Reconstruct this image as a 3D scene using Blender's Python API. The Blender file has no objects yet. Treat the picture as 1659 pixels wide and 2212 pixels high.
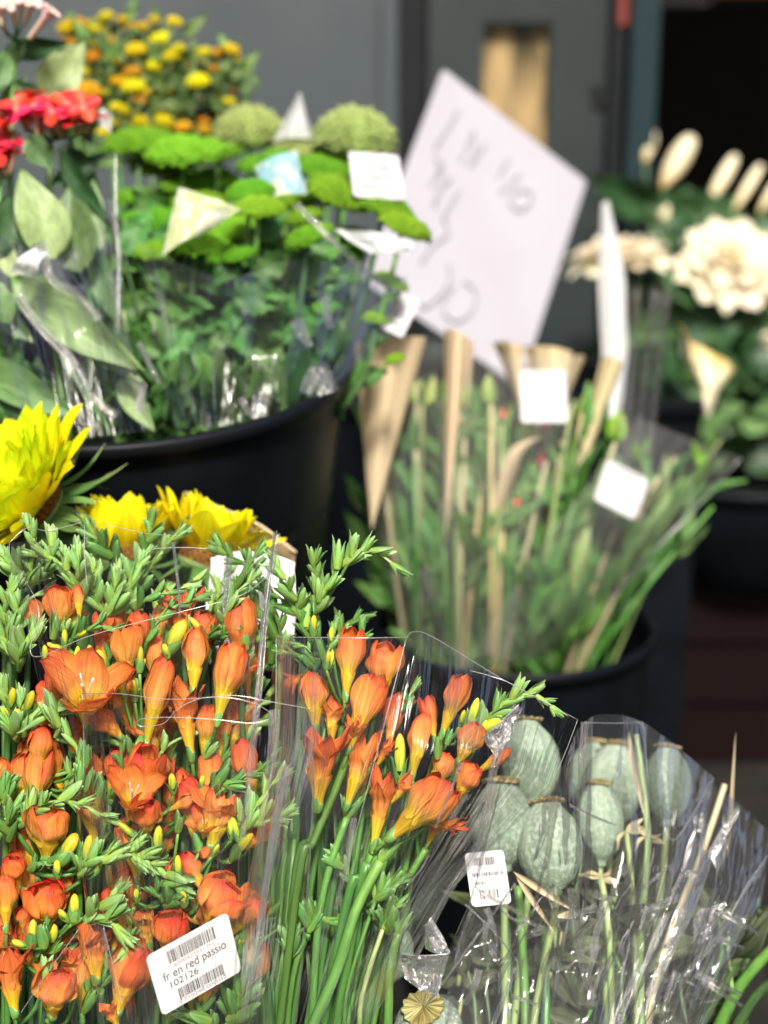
import bpy, math, random
from mathutils import Vector, Matrix, noise
R = math.radians
RND = random.Random(11)
scene = bpy.context.scene
col = scene.collection

# ------------------------------------------------------------------ camera
CAM_H, PITCH, VFOV = 1.15, 17.0, 38.0
T = math.tan(R(VFOV / 2))
cd = bpy.data.cameras.new('camera')
cam = bpy.data.objects.new('camera', cd)
col.objects.link(cam)
cam.location = (0, 0, CAM_H)
cam.rotation_euler = (R(90 - PITCH), 0, 0)
cd.sensor_fit = 'VERTICAL'
cd.sensor_height = 36
cd.sensor_width = 27
cd.lens = 18 / T
cd.clip_start = 0.01
cd.clip_end = 500
cd.dof.use_dof = True
cd.dof.focus_distance = 1.028
cd.dof.aperture_fstop = 2.9
scene.camera = cam
# ------------------------------------------------------------------ sky, sun, exposure
SUN_EL, SUN_AZ = 50.0, 174.0          # azimuth: 0 = +Y (away from camera), negative = left
sd = Vector((math.sin(R(SUN_AZ)) * math.cos(R(SUN_EL)), math.cos(R(SUN_AZ)) * math.cos(R(SUN_EL)), math.sin(R(SUN_EL))))
w = bpy.data.worlds.new('World')
scene.world = w
w.use_nodes = True
nt = w.node_tree
bg = nt.nodes['Background']
sky = nt.nodes.new('ShaderNodeTexSky')
sky.sky_type = 'NISHITA'
sky.sun_disc = False
sky.sun_elevation = R(SUN_EL)
sky.sun_rotation = R(SUN_AZ)
sky.air_density = 0.7
sky.dust_density = 7.0
sky.ozone_density = 1.0
nt.links.new(sky.outputs[0], bg.inputs[0])
bg.inputs[1].default_value = 0.08
sl = bpy.data.lights.new('sun', 'SUN')
sl.energy = 4.1
sl.angle = R(9)
sl.color = (1.0, 0.94, 0.84)
so = bpy.data.objects.new('sun', sl)
col.objects.link(so)
so.rotation_euler = sd.to_track_quat('Z', 'Y').to_euler()
so.location = sd * 10
scene.view_settings.view_transform = 'Standard'
scene.view_settings.look = 'None'
scene.view_settings.gamma = 1
scene.view_settings.exposure = 0.70
cy = scene.cycles
cy.max_bounces = 6
cy.diffuse_bounces = 2
cy.glossy_bounces = 2
cy.transmission_bounces = 2
cy.transparent_max_bounces = 24
cy.use_adaptive_sampling = True
cy.adaptive_threshold = 0.03
cy.use_denoising = True
cy.sample_clamp_indirect = 4
cy.caustics_reflective = False
cy.caustics_refractive = False

# ------------------------------------------------------------------ helpers
CS, SN = math.cos(R(PITCH)), math.sin(R(PITCH))
FW, UP, RT = Vector((0, CS, -SN)), Vector((0, SN, CS)), Vector((1, 0, 0))
CAM = Vector((0, 0, CAM_H))
K = T / 1106.0                       # metres per unit of picture at one metre


def P(u, v, d):
    return CAM + FW * d + RT * ((u - 829.5) * K * d) - UP * ((v - 1106) * K * d)


def D(du, dv, dd, d):                # a direction measured in picture units at depth d
    return (RT * du - UP * dv + FW * dd) * (K * d)


def on_plane(u, v, p0, n):
    r = (P(u, v, 1.0) - CAM)
    return CAM + r * ((p0 - CAM).dot(n) / r.dot(n))


CROP = {'a': (0, 995.4, .52), 'b': (0, 1548.2, .52), 'c': (530.9, 1260.8, .44), 'd': (796.3, 1481.8, .52), 'u': (0, 0, 1)}


def cu(c, x, y):
    o = CROP[c]
    return (o[0] + o[2] * x, o[1] + o[2] * y)


class MB:
    def __init__(s):
        s.v, s.f, s.uv, s.mi = [], [], [], []

    def grid(s, fn, nu, nv, mi=0, flip=False):
        b = len(s.v)
        for j in range(nv + 1):
            for i in range(nu + 1):
                a, c = i / nu, j / nv
                s.v.append(tuple(fn(a, c)))
                s.uv.append((a, c))
        for j in range(nv):
            for i in range(nu):
                q = b + j * (nu + 1) + i
                f = (q, q + 1, q + nu + 2, q + nu + 1)
                s.f.append(f[::-1] if flip else f)
                s.mi.append(mi)
        return s

    def tube(s, pts, rad, seg=7, mi=0, cap=True, flat=1.0):
        n = len(pts)
        if not hasattr(rad, '__len__'):
            rad = [rad] * n
        b = len(s.v)
        prev = None
        for k in range(n):
            t = (pts[min(k + 1, n - 1)] - pts[max(k - 1, 0)])
            if t.length < 1e-9:
                t = Vector((0, 0, 1))
            t.normalize()
            if prev is None:
                x = t.orthogonal().normalized()
            else:
                x = prev - t * prev.dot(t)
                x = x.normalized() if x.length > 1e-6 else t.orthogonal().normalized()
            prev = x
            y = t.cross(x)
            for i in range(seg):
                a = 2 * math.pi * i / seg
                s.v.append(tuple(pts[k] + (x * math.cos(a) + y * math.sin(a) * flat) * rad[k]))
                s.uv.append((i / seg, k / max(n - 1, 1)))
        for k in range(n - 1):
            for i in range(seg):
                j = (i + 1) % seg
                s.f.append((b + k * seg + i, b + k * seg + j, b + (k + 1) * seg + j, b + (k + 1) * seg + i))
                s.mi.append(mi)
        if cap:
            s.f.append(tuple(b + i for i in range(seg))[::-1])
            s.f.append(tuple(b + (n - 1) * seg + i for i in range(seg)))
            s.mi += [mi, mi]
        return s

    def lathe(s, prof, seg=24, mi=0, fn=None):
        b = len(s.v)
        n = len(prof)
        for k, (r, z) in enumerate(prof):
            for i in range(seg):
                a = 2 * math.pi * i / seg
                p = Vector((r * math.cos(a), r * math.sin(a), z))
                if fn:
                    p = fn(p, a, k / (n - 1))
                s.v.append(tuple(p))
                s.uv.append((i / seg, k / (n - 1)))
        for k in range(n - 1):
            for i in range(seg):
                j = (i + 1) % seg
                s.f.append((b + k * seg + i, b + k * seg + j, b + (k + 1) * seg + j, b + (k + 1) * seg + i))
                s.mi.append(mi)
        return s

    def box(s, lo, hi, mi=0):
        b = len(s.v)
        for z in (lo[2], hi[2]):
            for y in (lo[1], hi[1]):
                for x in (lo[0], hi[0]):
                    s.v.append((x, y, z))
                    s.uv.append((0, 0))
        for f in ((0, 2, 3, 1), (4, 5, 7, 6), (0, 1, 5, 4), (2, 6, 7, 3), (0, 4, 6, 2), (1, 3, 7, 5)):
            s.f.append(tuple(b + i for i in f))
            s.mi.append(mi)
        return s

    def mesh(s, name, mats, smooth=True):
        m = bpy.data.meshes.new(name)
        m.from_pydata(s.v, [], s.f)
        ul = m.uv_layers.new(name='UVMap')
        for lp in m.loops:
            ul.data[lp.index].uv = s.uv[lp.vertex_index]
        for mm in (mats if isinstance(mats, (list, tuple)) else [mats]):
            m.materials.append(mm)
        for p, i in zip(m.polygons, s.mi):
            p.use_smooth = smooth
            p.material_index = i
        m.update()
        return m


WM = {}


def ob(name, data, parent=None, M=None):
    o = bpy.data.objects.new(name, data)
    col.objects.link(o)
    M = M if M is not None else Matrix()
    if parent is not None:
        o.parent = parent
        o.matrix_basis = WM[parent.name].inverted() @ M
    else:
        o.matrix_basis = M
    WM[o.name] = M
    return o


def tag(o, label, cat, group=None):
    o['label'] = label
    o['category'] = cat
    if group:
        o['group'] = group
    return o


def thing(name, label, cat, loc, group=None):
    o = bpy.data.objects.new(name, None)
    o.empty_display_size = .02
    col.objects.link(o)
    o.matrix_basis = Matrix.Translation(loc)
    WM[o.name] = Matrix.Translation(loc)
    return tag(o, label, cat, group)


def struct(name, data, M=None):
    o = ob(name, data, None, M)
    o['kind'] = 'structure'
    return o


def align(base, tip, roll=0.0, ws=1.0, wy=None):
    z = tip - base
    L = z.length
    z = z / L
    tc = (CAM - base).normalized()
    y = tc - z * tc.dot(z)
    if y.length < 1e-4:
        y = z.orthogonal()
    y.normalize()
    x = y.cross(z).normalized()
    x2 = x * math.cos(roll) + y * math.sin(roll)
    y2 = y * math.cos(roll) - x * math.sin(roll)
    wy = ws if wy is None else wy
    M = Matrix.Identity(4)
    for i in range(3):
        M[i][0], M[i][1], M[i][2], M[i][3] = x2[i] * ws * L, y2[i] * wy * L, z[i] * L, base[i]
    return M


def smooth(pts, n=6):
    out = []
    for k in range(len(pts) - 1):
        p0, p1, p2, p3 = pts[max(k - 1, 0)], pts[k], pts[k + 1], pts[min(k + 2, len(pts) - 1)]
        for i in range(n):
            t = i / n
            out.append(.5 * ((2 * p1) + (p2 - p0) * t + (2 * p0 - 5 * p1 + 4 * p2 - p3) * t * t + (3 * p1 - p0 - 3 * p2 + p3) * t ** 3))
    out.append(pts[-1].copy())
    return out


def lerp(a, b, t):
    return a + (b - a) * t


def curve1(t, ks):
    for (t0, v0), (t1, v1) in zip(ks, ks[1:]):
        if t <= t1:
            s = (t - t0) / (t1 - t0)
            s = s * s * (3 - 2 * s)
            return v0 + (v1 - v0) * s
    return ks[-1][1]


# ------------------------------------------------------------------ materials
def nodes(name):
    m = bpy.data.materials.new(name)
    m.use_nodes = True
    n = m.node_tree.nodes
    return m, n, m.node_tree.links, n['Principled BSDF'], n['Material Output']


def ramp(n, stops):
    r = n.new('ShaderNodeValToRGB')
    e = r.color_ramp.elements
    e[0].position, e[0].color = stops[0][0], (*stops[0][1], 1)
    e[1].position, e[1].color = stops[-1][0], (*stops[-1][1], 1)
    for p, c in stops[1:-1]:
        q = e.new(p)
        q.color = (*c, 1)
    return r


def organic(name, stops, rough=.5, spec=.3, var=.25, streak=(14, 1.2), sdark=.72, trans=.0, bump=.15, axis='V', blotch=None, hue=.02):
    """colour along the piece (UV v), streaks along it, a little difference from piece to piece"""
    m, n, l, b, out = nodes(name)
    uv = n.new('ShaderNodeUVMap')
    uv.uv_map = 'UVMap'
    sep = n.new('ShaderNodeSeparateXYZ')
    l.new(uv.outputs[0], sep.inputs[0])
    r = ramp(n, stops)
    oi = n.new('ShaderNodeObjectInfo')
    nz = n.new('ShaderNodeTexNoise')
    mp = n.new('ShaderNodeMapping')
    mp.inputs['Scale'].default_value = (streak[0], streak[1], 1)
    add = n.new('ShaderNodeVectorMath')
    add.operation = 'ADD'
    l.new(uv.outputs[0], mp.inputs[0])
    l.new(mp.outputs[0], add.inputs[0])
    cmb = n.new('ShaderNodeCombineXYZ')
    mul = n.new('ShaderNodeMath')
    mul.operation = 'MULTIPLY'
    mul.inputs[1].default_value = 37.0
    l.new(oi.outputs['Random'], mul.inputs[0])
    l.new(mul.outputs[0], cmb.inputs[0])
    l.new(mul.outputs[0], cmb.inputs[2])
    l.new(cmb.outputs[0], add.inputs[1])
    l.new(add.outputs[0], nz.inputs['Vector'])
    nz.inputs['Scale'].default_value = 1.0
    nz.inputs['Detail'].default_value = 3
    # jitter of the gradient by the streaks
    jit = n.new('ShaderNodeMath')
    jit.operation = 'MULTIPLY_ADD'
    jit.inputs[1].default_value = .22
    l.new(nz.outputs[0], jit.inputs[0])
    sub = n.new('ShaderNodeMath')
    sub.operation = 'SUBTRACT'
    sub.inputs[1].default_value = .11
    l.new(sep.outputs[1 if axis == 'V' else 0], sub.inputs[0])
    l.new(sub.outputs[0], jit.inputs[2])
    l.new(jit.outputs[0], r.inputs[0])
    mr = n.new('ShaderNodeMapRange')
    mr.inputs[1].default_value = .35
    mr.inputs[2].default_value = .65
    mr.inputs[3].default_value = sdark
    mr.inputs[4].default_value = 1.12
    l.new(nz.outputs[0], mr.inputs[0])
    hsv = n.new('ShaderNodeHueSaturation')
    l.new(r.outputs[0], hsv.inputs['Color'])
    vr = n.new('ShaderNodeMapRange')
    vr.inputs[3].default_value = 1 - var
    vr.inputs[4].default_value = 1 + var
    l.new(oi.outputs['Random'], vr.inputs[0])
    vm = n.new('ShaderNodeMath')
    vm.operation = 'MULTIPLY'
    l.new(vr.outputs[0], vm.inputs[0])
    l.new(mr.outputs[0], vm.inputs[1])
    l.new(vm.outputs[0], hsv.inputs['Value'])
    hr = n.new('ShaderNodeMapRange')
    fr = n.new('ShaderNodeMath')
    fr.operation = 'FRACT'
    l.new(mul.outputs[0], fr.inputs[0])
    l.new(fr.outputs[0], hr.inputs[0])
    hr.inputs[3].default_value = .5 - hue
    hr.inputs[4].default_value = .5 + hue
    l.new(hr.outputs[0], hsv.inputs['Hue'])
    c = hsv.outputs[0]
    if blotch:
        n2 = n.new('ShaderNodeTexNoise')
        n2.inputs['Scale'].default_value = blotch[1]
        n2.inputs['Detail'].default_value = 5
        tc = n.new('ShaderNodeTexCoord')
        l.new(tc.outputs['Object'], n2.inputs['Vector'])
        m2 = n.new('ShaderNodeMapRange')
        m2.inputs[1].default_value = blotch[2]
        m2.inputs[2].default_value = blotch[3]
        l.new(n2.outputs[0], m2.inputs[0])
        mx = n.new('ShaderNodeMixRGB')
        l.new(m2.outputs[0], mx.inputs[0])
        l.new(c, mx.inputs[1])
        mx.inputs[2].default_value = (*blotch[0], 1)
        c = mx.outputs[0]
    l.new(c, b.inputs['Base Color'])
    b.inputs['Roughness'].default_value = rough
    b.inputs['Specular IOR Level'].default_value = spec
    if bump:
        bp = n.new('ShaderNodeBump')
        bp.inputs['Strength'].default_value = bump
        bp.inputs['Distance'].default_value = .002
        l.new(nz.outputs[0], bp.inputs['Height'])
        l.new(bp.outputs[0], b.inputs['Normal'])
    if trans:
        tr = n.new('ShaderNodeBsdfTranslucent')
        l.new(c, tr.inputs[0])
        mxs = n.new('ShaderNodeMixShader')
        mxs.inputs[0].default_value = trans
        l.new(b.outputs[0], mxs.inputs[1])
        l.new(tr.outputs[0], mxs.inputs[2])
        l.new(mxs.outputs[0], out.inputs[0])
    return m


def plain(name, c0, c1=None, scale=8, rough=.5, spec=.4, metal=0, bump=0, stretch=(1, 1, 1), det=5, lo=.35, hi=.65):
    m, n, l, b, out = nodes(name)
    c1 = c1 or tuple(x * .75 for x in c0)
    tc = n.new('ShaderNodeTexCoord')
    mp = n.new('ShaderNodeMapping')
    mp.inputs['Scale'].default_value = stretch
    nz = n.new('ShaderNodeTexNoise')
    nz.inputs['Scale'].default_value = scale
    nz.inputs['Detail'].default_value = det
    l.new(tc.outputs['Object'], mp.inputs[0])
    l.new(mp.outputs[0], nz.inputs['Vector'])
    r = ramp(n, [(lo, c0), (hi, c1)])
    l.new(nz.outputs[0], r.inputs[0])
    l.new(r.outputs[0], b.inputs['Base Color'])
    b.inputs['Roughness'].default_value = rough
    b.inputs['Specular IOR Level'].default_value = spec
    b.inputs['Metallic'].default_value = metal
    if bump:
        bp = n.new('ShaderNodeBump')
        bp.inputs['Strength'].default_value = bump
        bp.inputs['Distance'].default_value = .003
        l.new(nz.outputs[0], bp.inputs['Height'])
        l.new(bp.outputs[0], b.inputs['Normal'])
    return m


def film(name, streak=(26, 1.3), bump=.35, gain=1.0, floor=.02, milk=.0, rough=.06, tint=(1, 1, 1)):
    """clear wrapping film: see-through, with a Fresnel sheen broken by creases that run along it"""
    m, n, l, b, out = nodes(name)
    n.remove(b)
    uv = n.new('ShaderNodeUVMap')
    uv.uv_map = 'UVMap'
    mp = n.new('ShaderNodeMapping')
    mp.inputs['Scale'].default_value = (streak[0], streak[1], 1)
    l.new(uv.outputs[0], mp.inputs[0])
    nz = n.new('ShaderNodeTexNoise')
    nz.inputs['Scale'].default_value = 1
    nz.inputs['Detail'].default_value = 2
    nz.inputs['Distortion'].default_value = .6
    l.new(mp.outputs[0], nz.inputs['Vector'])
    bp = n.new('ShaderNodeBump')
    bp.inputs['Strength'].default_value = bump
    bp.inputs['Distance'].default_value = .01
    l.new(nz.outputs[0], bp.inputs['Height'])
    fr = n.new('ShaderNodeFresnel')
    fr.inputs[0].default_value = 1.5
    l.new(bp.outputs[0], fr.inputs['Normal'])
    ma = n.new('ShaderNodeMath')
    ma.operation = 'MULTIPLY_ADD'
    ma.use_clamp = True
    ma.inputs[1].default_value = gain
    ma.inputs[2].default_value = floor
    l.new(fr.outputs[0], ma.inputs[0])
    tr = n.new('ShaderNodeBsdfTransparent')
    tr.inputs[0].default_value = (*tint, 1)
    gl = n.new('ShaderNodeBsdfGlossy')
    gl.inputs['Roughness'].default_value = rough
    l.new(bp.outputs[0], gl.inputs['Normal'])
    mx = n.new('ShaderNodeMixShader')
    l.new(ma.outputs[0], mx.inputs[0])
    l.new(tr.outputs[0], mx.inputs[1])
    l.new(gl.outputs[0], mx.inputs[2])
    last = mx
    if milk:
        df = n.new('ShaderNodeBsdfDiffuse')
        df.inputs[0].default_value = (.93, .94, .95, 1)
        tl = n.new('ShaderNodeBsdfTranslucent')
        tl.inputs[0].default_value = (.93, .94, .95, 1)
        a2 = n.new('ShaderNodeMixShader')
        a2.inputs[0].default_value = .5
        l.new(df.outputs[0], a2.inputs[1])
        l.new(tl.outputs[0], a2.inputs[2])
        m3 = n.new('ShaderNodeMixShader')
        m3.inputs[0].default_value = milk
        l.new(mx.outputs[0], m3.inputs[1])
        l.new(a2.outputs[0], m3.inputs[2])
        last = m3
    l.new(last.outputs[0], out.inputs[0])
    return m


M = {}
M['petal'] = organic('freesia_petal', [(0, (.60, .64, .03)), (.10, (.90, .66, .02)), (.44, (.93, .65, .05)), (.58, (.93, .50, .13)), (.70, (.90, .36, .09)), (.88, (.88, .28, .06)), (.99, (.76, .11, .04))],
                     rough=.52, spec=.25, var=.24, streak=(17, 1.1), sdark=.66, trans=.45, bump=.5, blotch=((.80, .115, .07), 3.4, .54, .74), hue=.012)
M['petal_red'] = organic('freesia_petal_red', [(0, (.60, .62, .03)), (.10, (.90, .64, .02)), (.42, (.92, .60, .05)), (.55, (.91, .42, .09)), (.68, (.88, .26, .06)), (.88, (.83, .16, .04)), (.99, (.70, .05, .03))],
                         rough=.46, spec=.3, var=.16, streak=(15, 1.1), sdark=.66, trans=.42, bump=.5, hue=.012)
M['petal_dull'] = organic('freesia_petal_wilting', [(0, (.55, .55, .03)), (.12, (.86, .56, .02)), (.34, (.82, .42, .04)), (.55, (.70, .21, .05)), (.8, (.64, .15, .035)), (.97, (.50, .08, .03))],
                          rough=.5, spec=.25, var=.14, streak=(16, .9), sdark=.62, trans=.22, bump=.45, hue=.012)
M['bract'] = organic('freesia_bract', [(0, (.19, .33, .045)), (.5, (.11, .27, .06)), (.85, (.15, .32, .09)), (.98, (.40, .52, .26))], rough=.42, spec=.4, var=.28, streak=(9, .7), sdark=.72, trans=.12, bump=.2, hue=.015)
M['bract_pale'] = organic('freesia_bract_pale', [(0, (.30, .46, .06)), (.5, (.23, .43, .12)), (.85, (.29, .48, .18)), (.98, (.52, .64, .36))], rough=.42, spec=.4, var=.22, streak=(9, .7), sdark=.75, trans=.15, bump=.2, hue=.015)
M['bud_tip'] = organic('freesia_bud_tip', [(0, (.30, .42, .05)), (.5, (.62, .60, .03)), (.8, (.78, .55, .02)), (.98, (.62, .16, .03))], rough=.4, spec=.35, var=.2, streak=(9, .8), trans=.15, bump=.2)
M['stem'] = organic('freesia_stem', [(0, (.05, .15, .025)), (.6, (.07, .19, .035)), (1, (.12, .27, .05))], rough=.38, spec=.45, var=.22, streak=(4, 9), sdark=.8, bump=.1)
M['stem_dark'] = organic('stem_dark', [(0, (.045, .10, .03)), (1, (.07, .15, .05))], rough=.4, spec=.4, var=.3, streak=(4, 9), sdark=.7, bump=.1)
M['stem_pale'] = organic('stem_pale', [(0, (.16, .25, .07)), (.5, (.20, .30, .10)), (1, (.30, .36, .16))], rough=.45, spec=.35, var=.2, streak=(5, 11), sdark=.75, bump=.1)
M['stamen'] = organic('stamen', [(0, (.8, .6, .3)), (1, (.85, .7, .75))], rough=.5, var=.1)
M['blade'] = organic('freesia_leaf', [(0, (.05, .13, .03)), (1, (.08, .20, .05))], rough=.4, spec=.4, var=.3, streak=(22, .5), sdark=.7, trans=.15, bump=.2)
M['sun_petal'] = organic('sunflower_petal', [(0, (.80, .48, .004)), (.35, (.88, .70, .006)), (1, (.88, .80, .01))], rough=.5, spec=.2, var=.1, streak=(9, .7), sdark=.84, trans=.3, bump=.3, hue=.012)
M['sun_lime'] = organic('sunflower_petal_lime', [(0, (.86, .72, .006)), (.4, (.84, .86, .008)), (1, (.74, .88, .012))], rough=.5, spec=.2, var=.06, streak=(9, .7), sdark=.92, trans=.3, bump=.2, hue=.012)
M['sun_bract'] = organic('sunflower_bract', [(0, (.06, .14, .03)), (.6, (.10, .20, .05)), (1, (.28, .34, .13))], rough=.55, spec=.2, var=.25, streak=(7, .8), trans=.1)
M['sun_leaf'] = organic('sunflower_leaf', [(0, (.04, .10, .03)), (1, (.06, .15, .045))], rough=.55, spec=.25, var=.2, streak=(6, 5), trans=.12)
M['sun_disc'] = plain('sunflower_disc', (.05, .02, .008), (.22, .10, .01), 300, .8, .1, bump=1)
M['mum'] = organic('chrysanthemum_head', [(0, (.07, .22, .015)), (.35, (.15, .42, .02)), (1, (.28, .62, .035))], rough=.6, spec=.15, var=.25, streak=(40, 16), sdark=.55, bump=.8, hue=.02, trans=.12)
M['mum_pale'] = organic('chrysanthemum_head_pale', [(0, (.18, .30, .05)), (.4, (.36, .48, .12)), (1, (.52, .62, .22))], rough=.6, spec=.15, var=.1, streak=(40, 16), sdark=.55, bump=.8)
M['bouquet_leaf'] = organic('bouquet_leaf', [(0, (.05, .13, .025)), (1, (.09, .22, .045))], rough=.5, spec=.3, var=.4, streak=(7, 5), sdark=.7, trans=.25)
M['mum_leaf'] = organic('chrysanthemum_leaf', [(0, (.05, .13, .03)), (1, (.09, .22, .05))], rough=.5, spec=.3, var=.35, streak=(7, 5), sdark=.7, trans=.15)
M['leaf'] = organic('bouvardia_leaf', [(0, (.10, .19, .06)), (.5, (.12, .22, .08)), (1, (.13, .24, .09))], rough=.42, spec=.4, var=.3, streak=(9, 8), sdark=.7, trans=.18, bump=.4)
M['leaf_pale'] = organic('bouvardia_leaf_pale', [(0, (.28, .38, .16)), (1, (.26, .38, .15))], rough=.45, spec=.35, var=.15, streak=(9, 8), sdark=.75, trans=.25, bump=.4)
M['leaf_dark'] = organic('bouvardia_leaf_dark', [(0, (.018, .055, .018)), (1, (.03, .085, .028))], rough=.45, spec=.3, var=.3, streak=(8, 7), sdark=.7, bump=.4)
M['red'] = organic('bouvardia_red', [(0, (.75, .22, .18)), (.3, (.72, .03, .03)), (1, (.70, .015, .02))], rough=.45, spec=.3, var=.2, streak=(7, 1), sdark=.85, trans=.25)
M['pink_tube'] = organic('bouvardia_tube_rose', [(0, (.30, .16, .09)), (.6, (.62, .28, .24)), (1, (.78, .45, .38))], rough=.5, var=.2, streak=(8, 1))
M['pale_pink'] = organic('bouvardia_pale_pink', [(0, (.70, .58, .42)), (.6, (.80, .56, .52)), (1, (.85, .48, .50))], rough=.5, var=.12, streak=(8, 1), trans=.2)
M['yellow'] = organic('tansy_yellow', [(0, (.6, .5, .015)), (.4, (.88, .70, .012)), (1, (.92, .78, .015))], rough=.6, spec=.15, var=.15, streak=(30, 14), sdark=.7, bump=.8, hue=.02)
M['amber'] = organic('tansy_amber', [(0, (.30, .20, .02)), (.4, (.72, .33, .01)), (1, (.85, .42, .015))], rough=.6, spec=.15, var=.15, streak=(30, 14), sdark=.7, bump=.8, hue=.02)
M['tansy_leaf'] = organic('tansy_leaf', [(0, (.06, .12, .025)), (1, (.13, .22, .05))], rough=.5, var=.35, streak=(7, 5), trans=.15)
M['pod'] = organic('poppy_pod', [(0, (.15, .21, .12)), (.5, (.17, .235, .165)), (1, (.23, .28, .22))], rough=.66, spec=.22, var=.2, streak=(30, 1.0), sdark=.82, bump=.2, blotch=((.33, .385, .33), 17, .47, .70), hue=.012)
M['crown'] = organic('poppy_crown', [(0, (.22, .17, .06)), (1, (.42, .36, .17))], rough=.8, spec=.1, var=.15, streak=(60, 2), sdark=.4, bump=.6, axis='U')
M['husk'] = organic('dry_leaf', [(0, (.45, .38, .22)), (1, (.62, .54, .36))], rough=.6, spec=.2, var=.15, streak=(9, 2), trans=.2)
M['cream'] = organic('cream_petal', [(0, (.66, .44, .14)), (.25, (.82, .70, .46)), (1, (.87, .81, .64))], rough=.55, spec=.2, var=.06, streak=(8, .8), sdark=.88, trans=.25)
M['tan'] = organic('dry_stem', [(0, (.30, .24, .10)), (1, (.52, .42, .22))], rough=.6, spec=.2, var=.2, streak=(6, 8), sdark=.7)
M['kraft'] = organic('kraft_paper', [(0, (.74, .58, .36)), (1, (.78, .64, .42))], rough=.75, spec=.1, var=.06, streak=(26, 1.5), sdark=.86, trans=.15, bump=.3)
M['kraft_dark'] = organic('brown_kraft', [(0, (.17, .12, .055)), (1, (.24, .18, .09))], rough=.55, spec=.3, var=.06, streak=(14, 1.5), sdark=.8, bump=.3)
M['film'] = film('clear_film', bump=.22, gain=.40, floor=.0, rough=.13)
M['film_crinkle'] = film('crinkled_film', streak=(10, 4), bump=.38, gain=.6, floor=-.014, milk=.018, rough=.06)
M['film_haze'] = film('hazy_film', streak=(12, 2), bump=.3, gain=.5, floor=-.01, milk=.06, rough=.1)
M['film_fold'] = film('folded_film', streak=(5, .8), bump=.8, gain=.8, floor=.03, milk=.035, rough=.08)
M['film_edge'] = film('film_edge', gain=1, floor=.2, milk=.22, rough=.2, bump=0)
M['film_sheen'] = film('film_painted_sheen', streak=(4, 2), gain=1.2, floor=.22, milk=.16, rough=.12, bump=.8)  # white diffuse share stands in for bright reflections on the film


def printed(name, cols, scale):
    m, n, l, b, out = nodes(name)
    tc = n.new('ShaderNodeTexCoord')
    vz = n.new('ShaderNodeTexNoise')
    vz.inputs['Scale'].default_value = scale
    vz.inputs['Detail'].default_value = 2
    l.new(tc.outputs['Object'], vz.inputs['Vector'])
    r = ramp(n, [(.3, cols[0]), (.47, cols[1]), (.56, cols[2]), (.72, cols[0])])
    l.new(vz.outputs[0], r.inputs[0])
    l.new(r.outputs[0], b.inputs['Base Color'])
    b.inputs['Roughness'].default_value = .2
    t2 = n.new('ShaderNodeBsdfTranslucent')
    l.new(r.outputs[0], t2.inputs[0])
    t3 = n.new('ShaderNodeBsdfTransparent')
    m1, m2 = n.new('ShaderNodeMixShader'), n.new('ShaderNodeMixShader')
    m1.inputs[0].default_value = .4
    m2.inputs[0].default_value = .12
    l.new(b.outputs[0], m1.inputs[1])
    l.new(t2.outputs[0], m1.inputs[2])
    l.new(m1.outputs[0], m2.inputs[1])
    l.new(t3.outputs[0], m2.inputs[2])
    l.new(m2.outputs[0], out.inputs[0])
    return m


M['film_print'] = printed('printed_film_white', ((.85, .86, .88), (.80, .84, .88), (.86, .86, .84)), 30)
M['print_yellow'] = printed('printed_film_yellow', ((.86, .84, .66), (.70, .76, .36), (.88, .88, .82)), 55)
M['print_blue'] = printed('printed_film_blue', ((.78, .84, .88), (.30, .58, .72), (.82, .84, .62)), 28)
M['film_blue'] = film('blue_film', streak=(5, 5), gain=1, floor=.05, milk=.55, rough=.25, bump=.5, tint=(.75, .85, 1))
M['white'] = plain('white_card', (.76, .75, .76), (.72, .71, .72), 60, .55, .3)
M['sign'] = plain('sign_card', (.385, .38, .43), (.36, .35, .40), 6, .6, .25)
M['label_card'] = plain('matt_label_card', (.50, .49, .51), (.46, .45, .47), 60, .6, .25)
M['ink'] = plain('black_print', (.05, .05, .055), (.08, .08, .085), 200, .6, .2)
M['ink_grey'] = plain('grey_print', (.30, .30, .31), (.36, .36, .37), 200, .6, .2)
M['pencil'] = plain('marker_grey', (.24, .24, .27), (.28, .28, .31), 50, .7, .1)
M['black'] = plain('black_plastic', (.003, .004, .006), (.005, .007, .010), 14, .42, .12, bump=.05)
M['litter'] = organic('withered_leaf', [(0, (.05, .07, .035)), (1, (.10, .12, .06))], rough=.6, spec=.2, var=.4, streak=(9, 3), sdark=.6, trans=.15)
M['water'] = plain('bucket_water', (.01, .014, .012), (.015, .02, .016), 9, .1, .5)
M['grey_panel'] = plain('grey_painted_panel', (.052, .066, .074), (.070, .084, .090), 3, .32, .5, stretch=(1, 1, .4), bump=.03)
M['door_paint'] = plain('dark_door_paint', (.022, .030, .031), (.030, .039, .040), 4, .4, .4)
M['frame_teal'] = plain('teal_frame_paint', (.010, .022, .028), (.015, .032, .040), 5, .4, .3)
M['gap'] = plain('dark_gap', (.006, .008, .010), (.010, .012, .014), 5, .5, .3)
M['gold_reflection'] = plain('pane_painted_reflection', (.42, .30, .15), (.05, .045, .025), 9, .15, .6, stretch=(2.6, 1, .45), lo=.40, hi=.62, det=3)  # gold reflections with dark streaks, painted into the pane colour
M['inside'] = plain('dark_interior', (.010, .010, .010), (.016, .014, .012), 4, .8, .1)
M['maroon'] = plain('dark_maroon_paint', (.006, .0012, .0012), (.004, .001, .001), 5, .7, .15)
M['paving'] = plain('paving_stone', (.016, .0145, .013), (.010, .0095, .009), 10, .85, .2, bump=.2)
M['joint'] = plain('paving_joint', (.05, .048, .045), (.035, .034, .03), 20, .9, .1)
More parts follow.
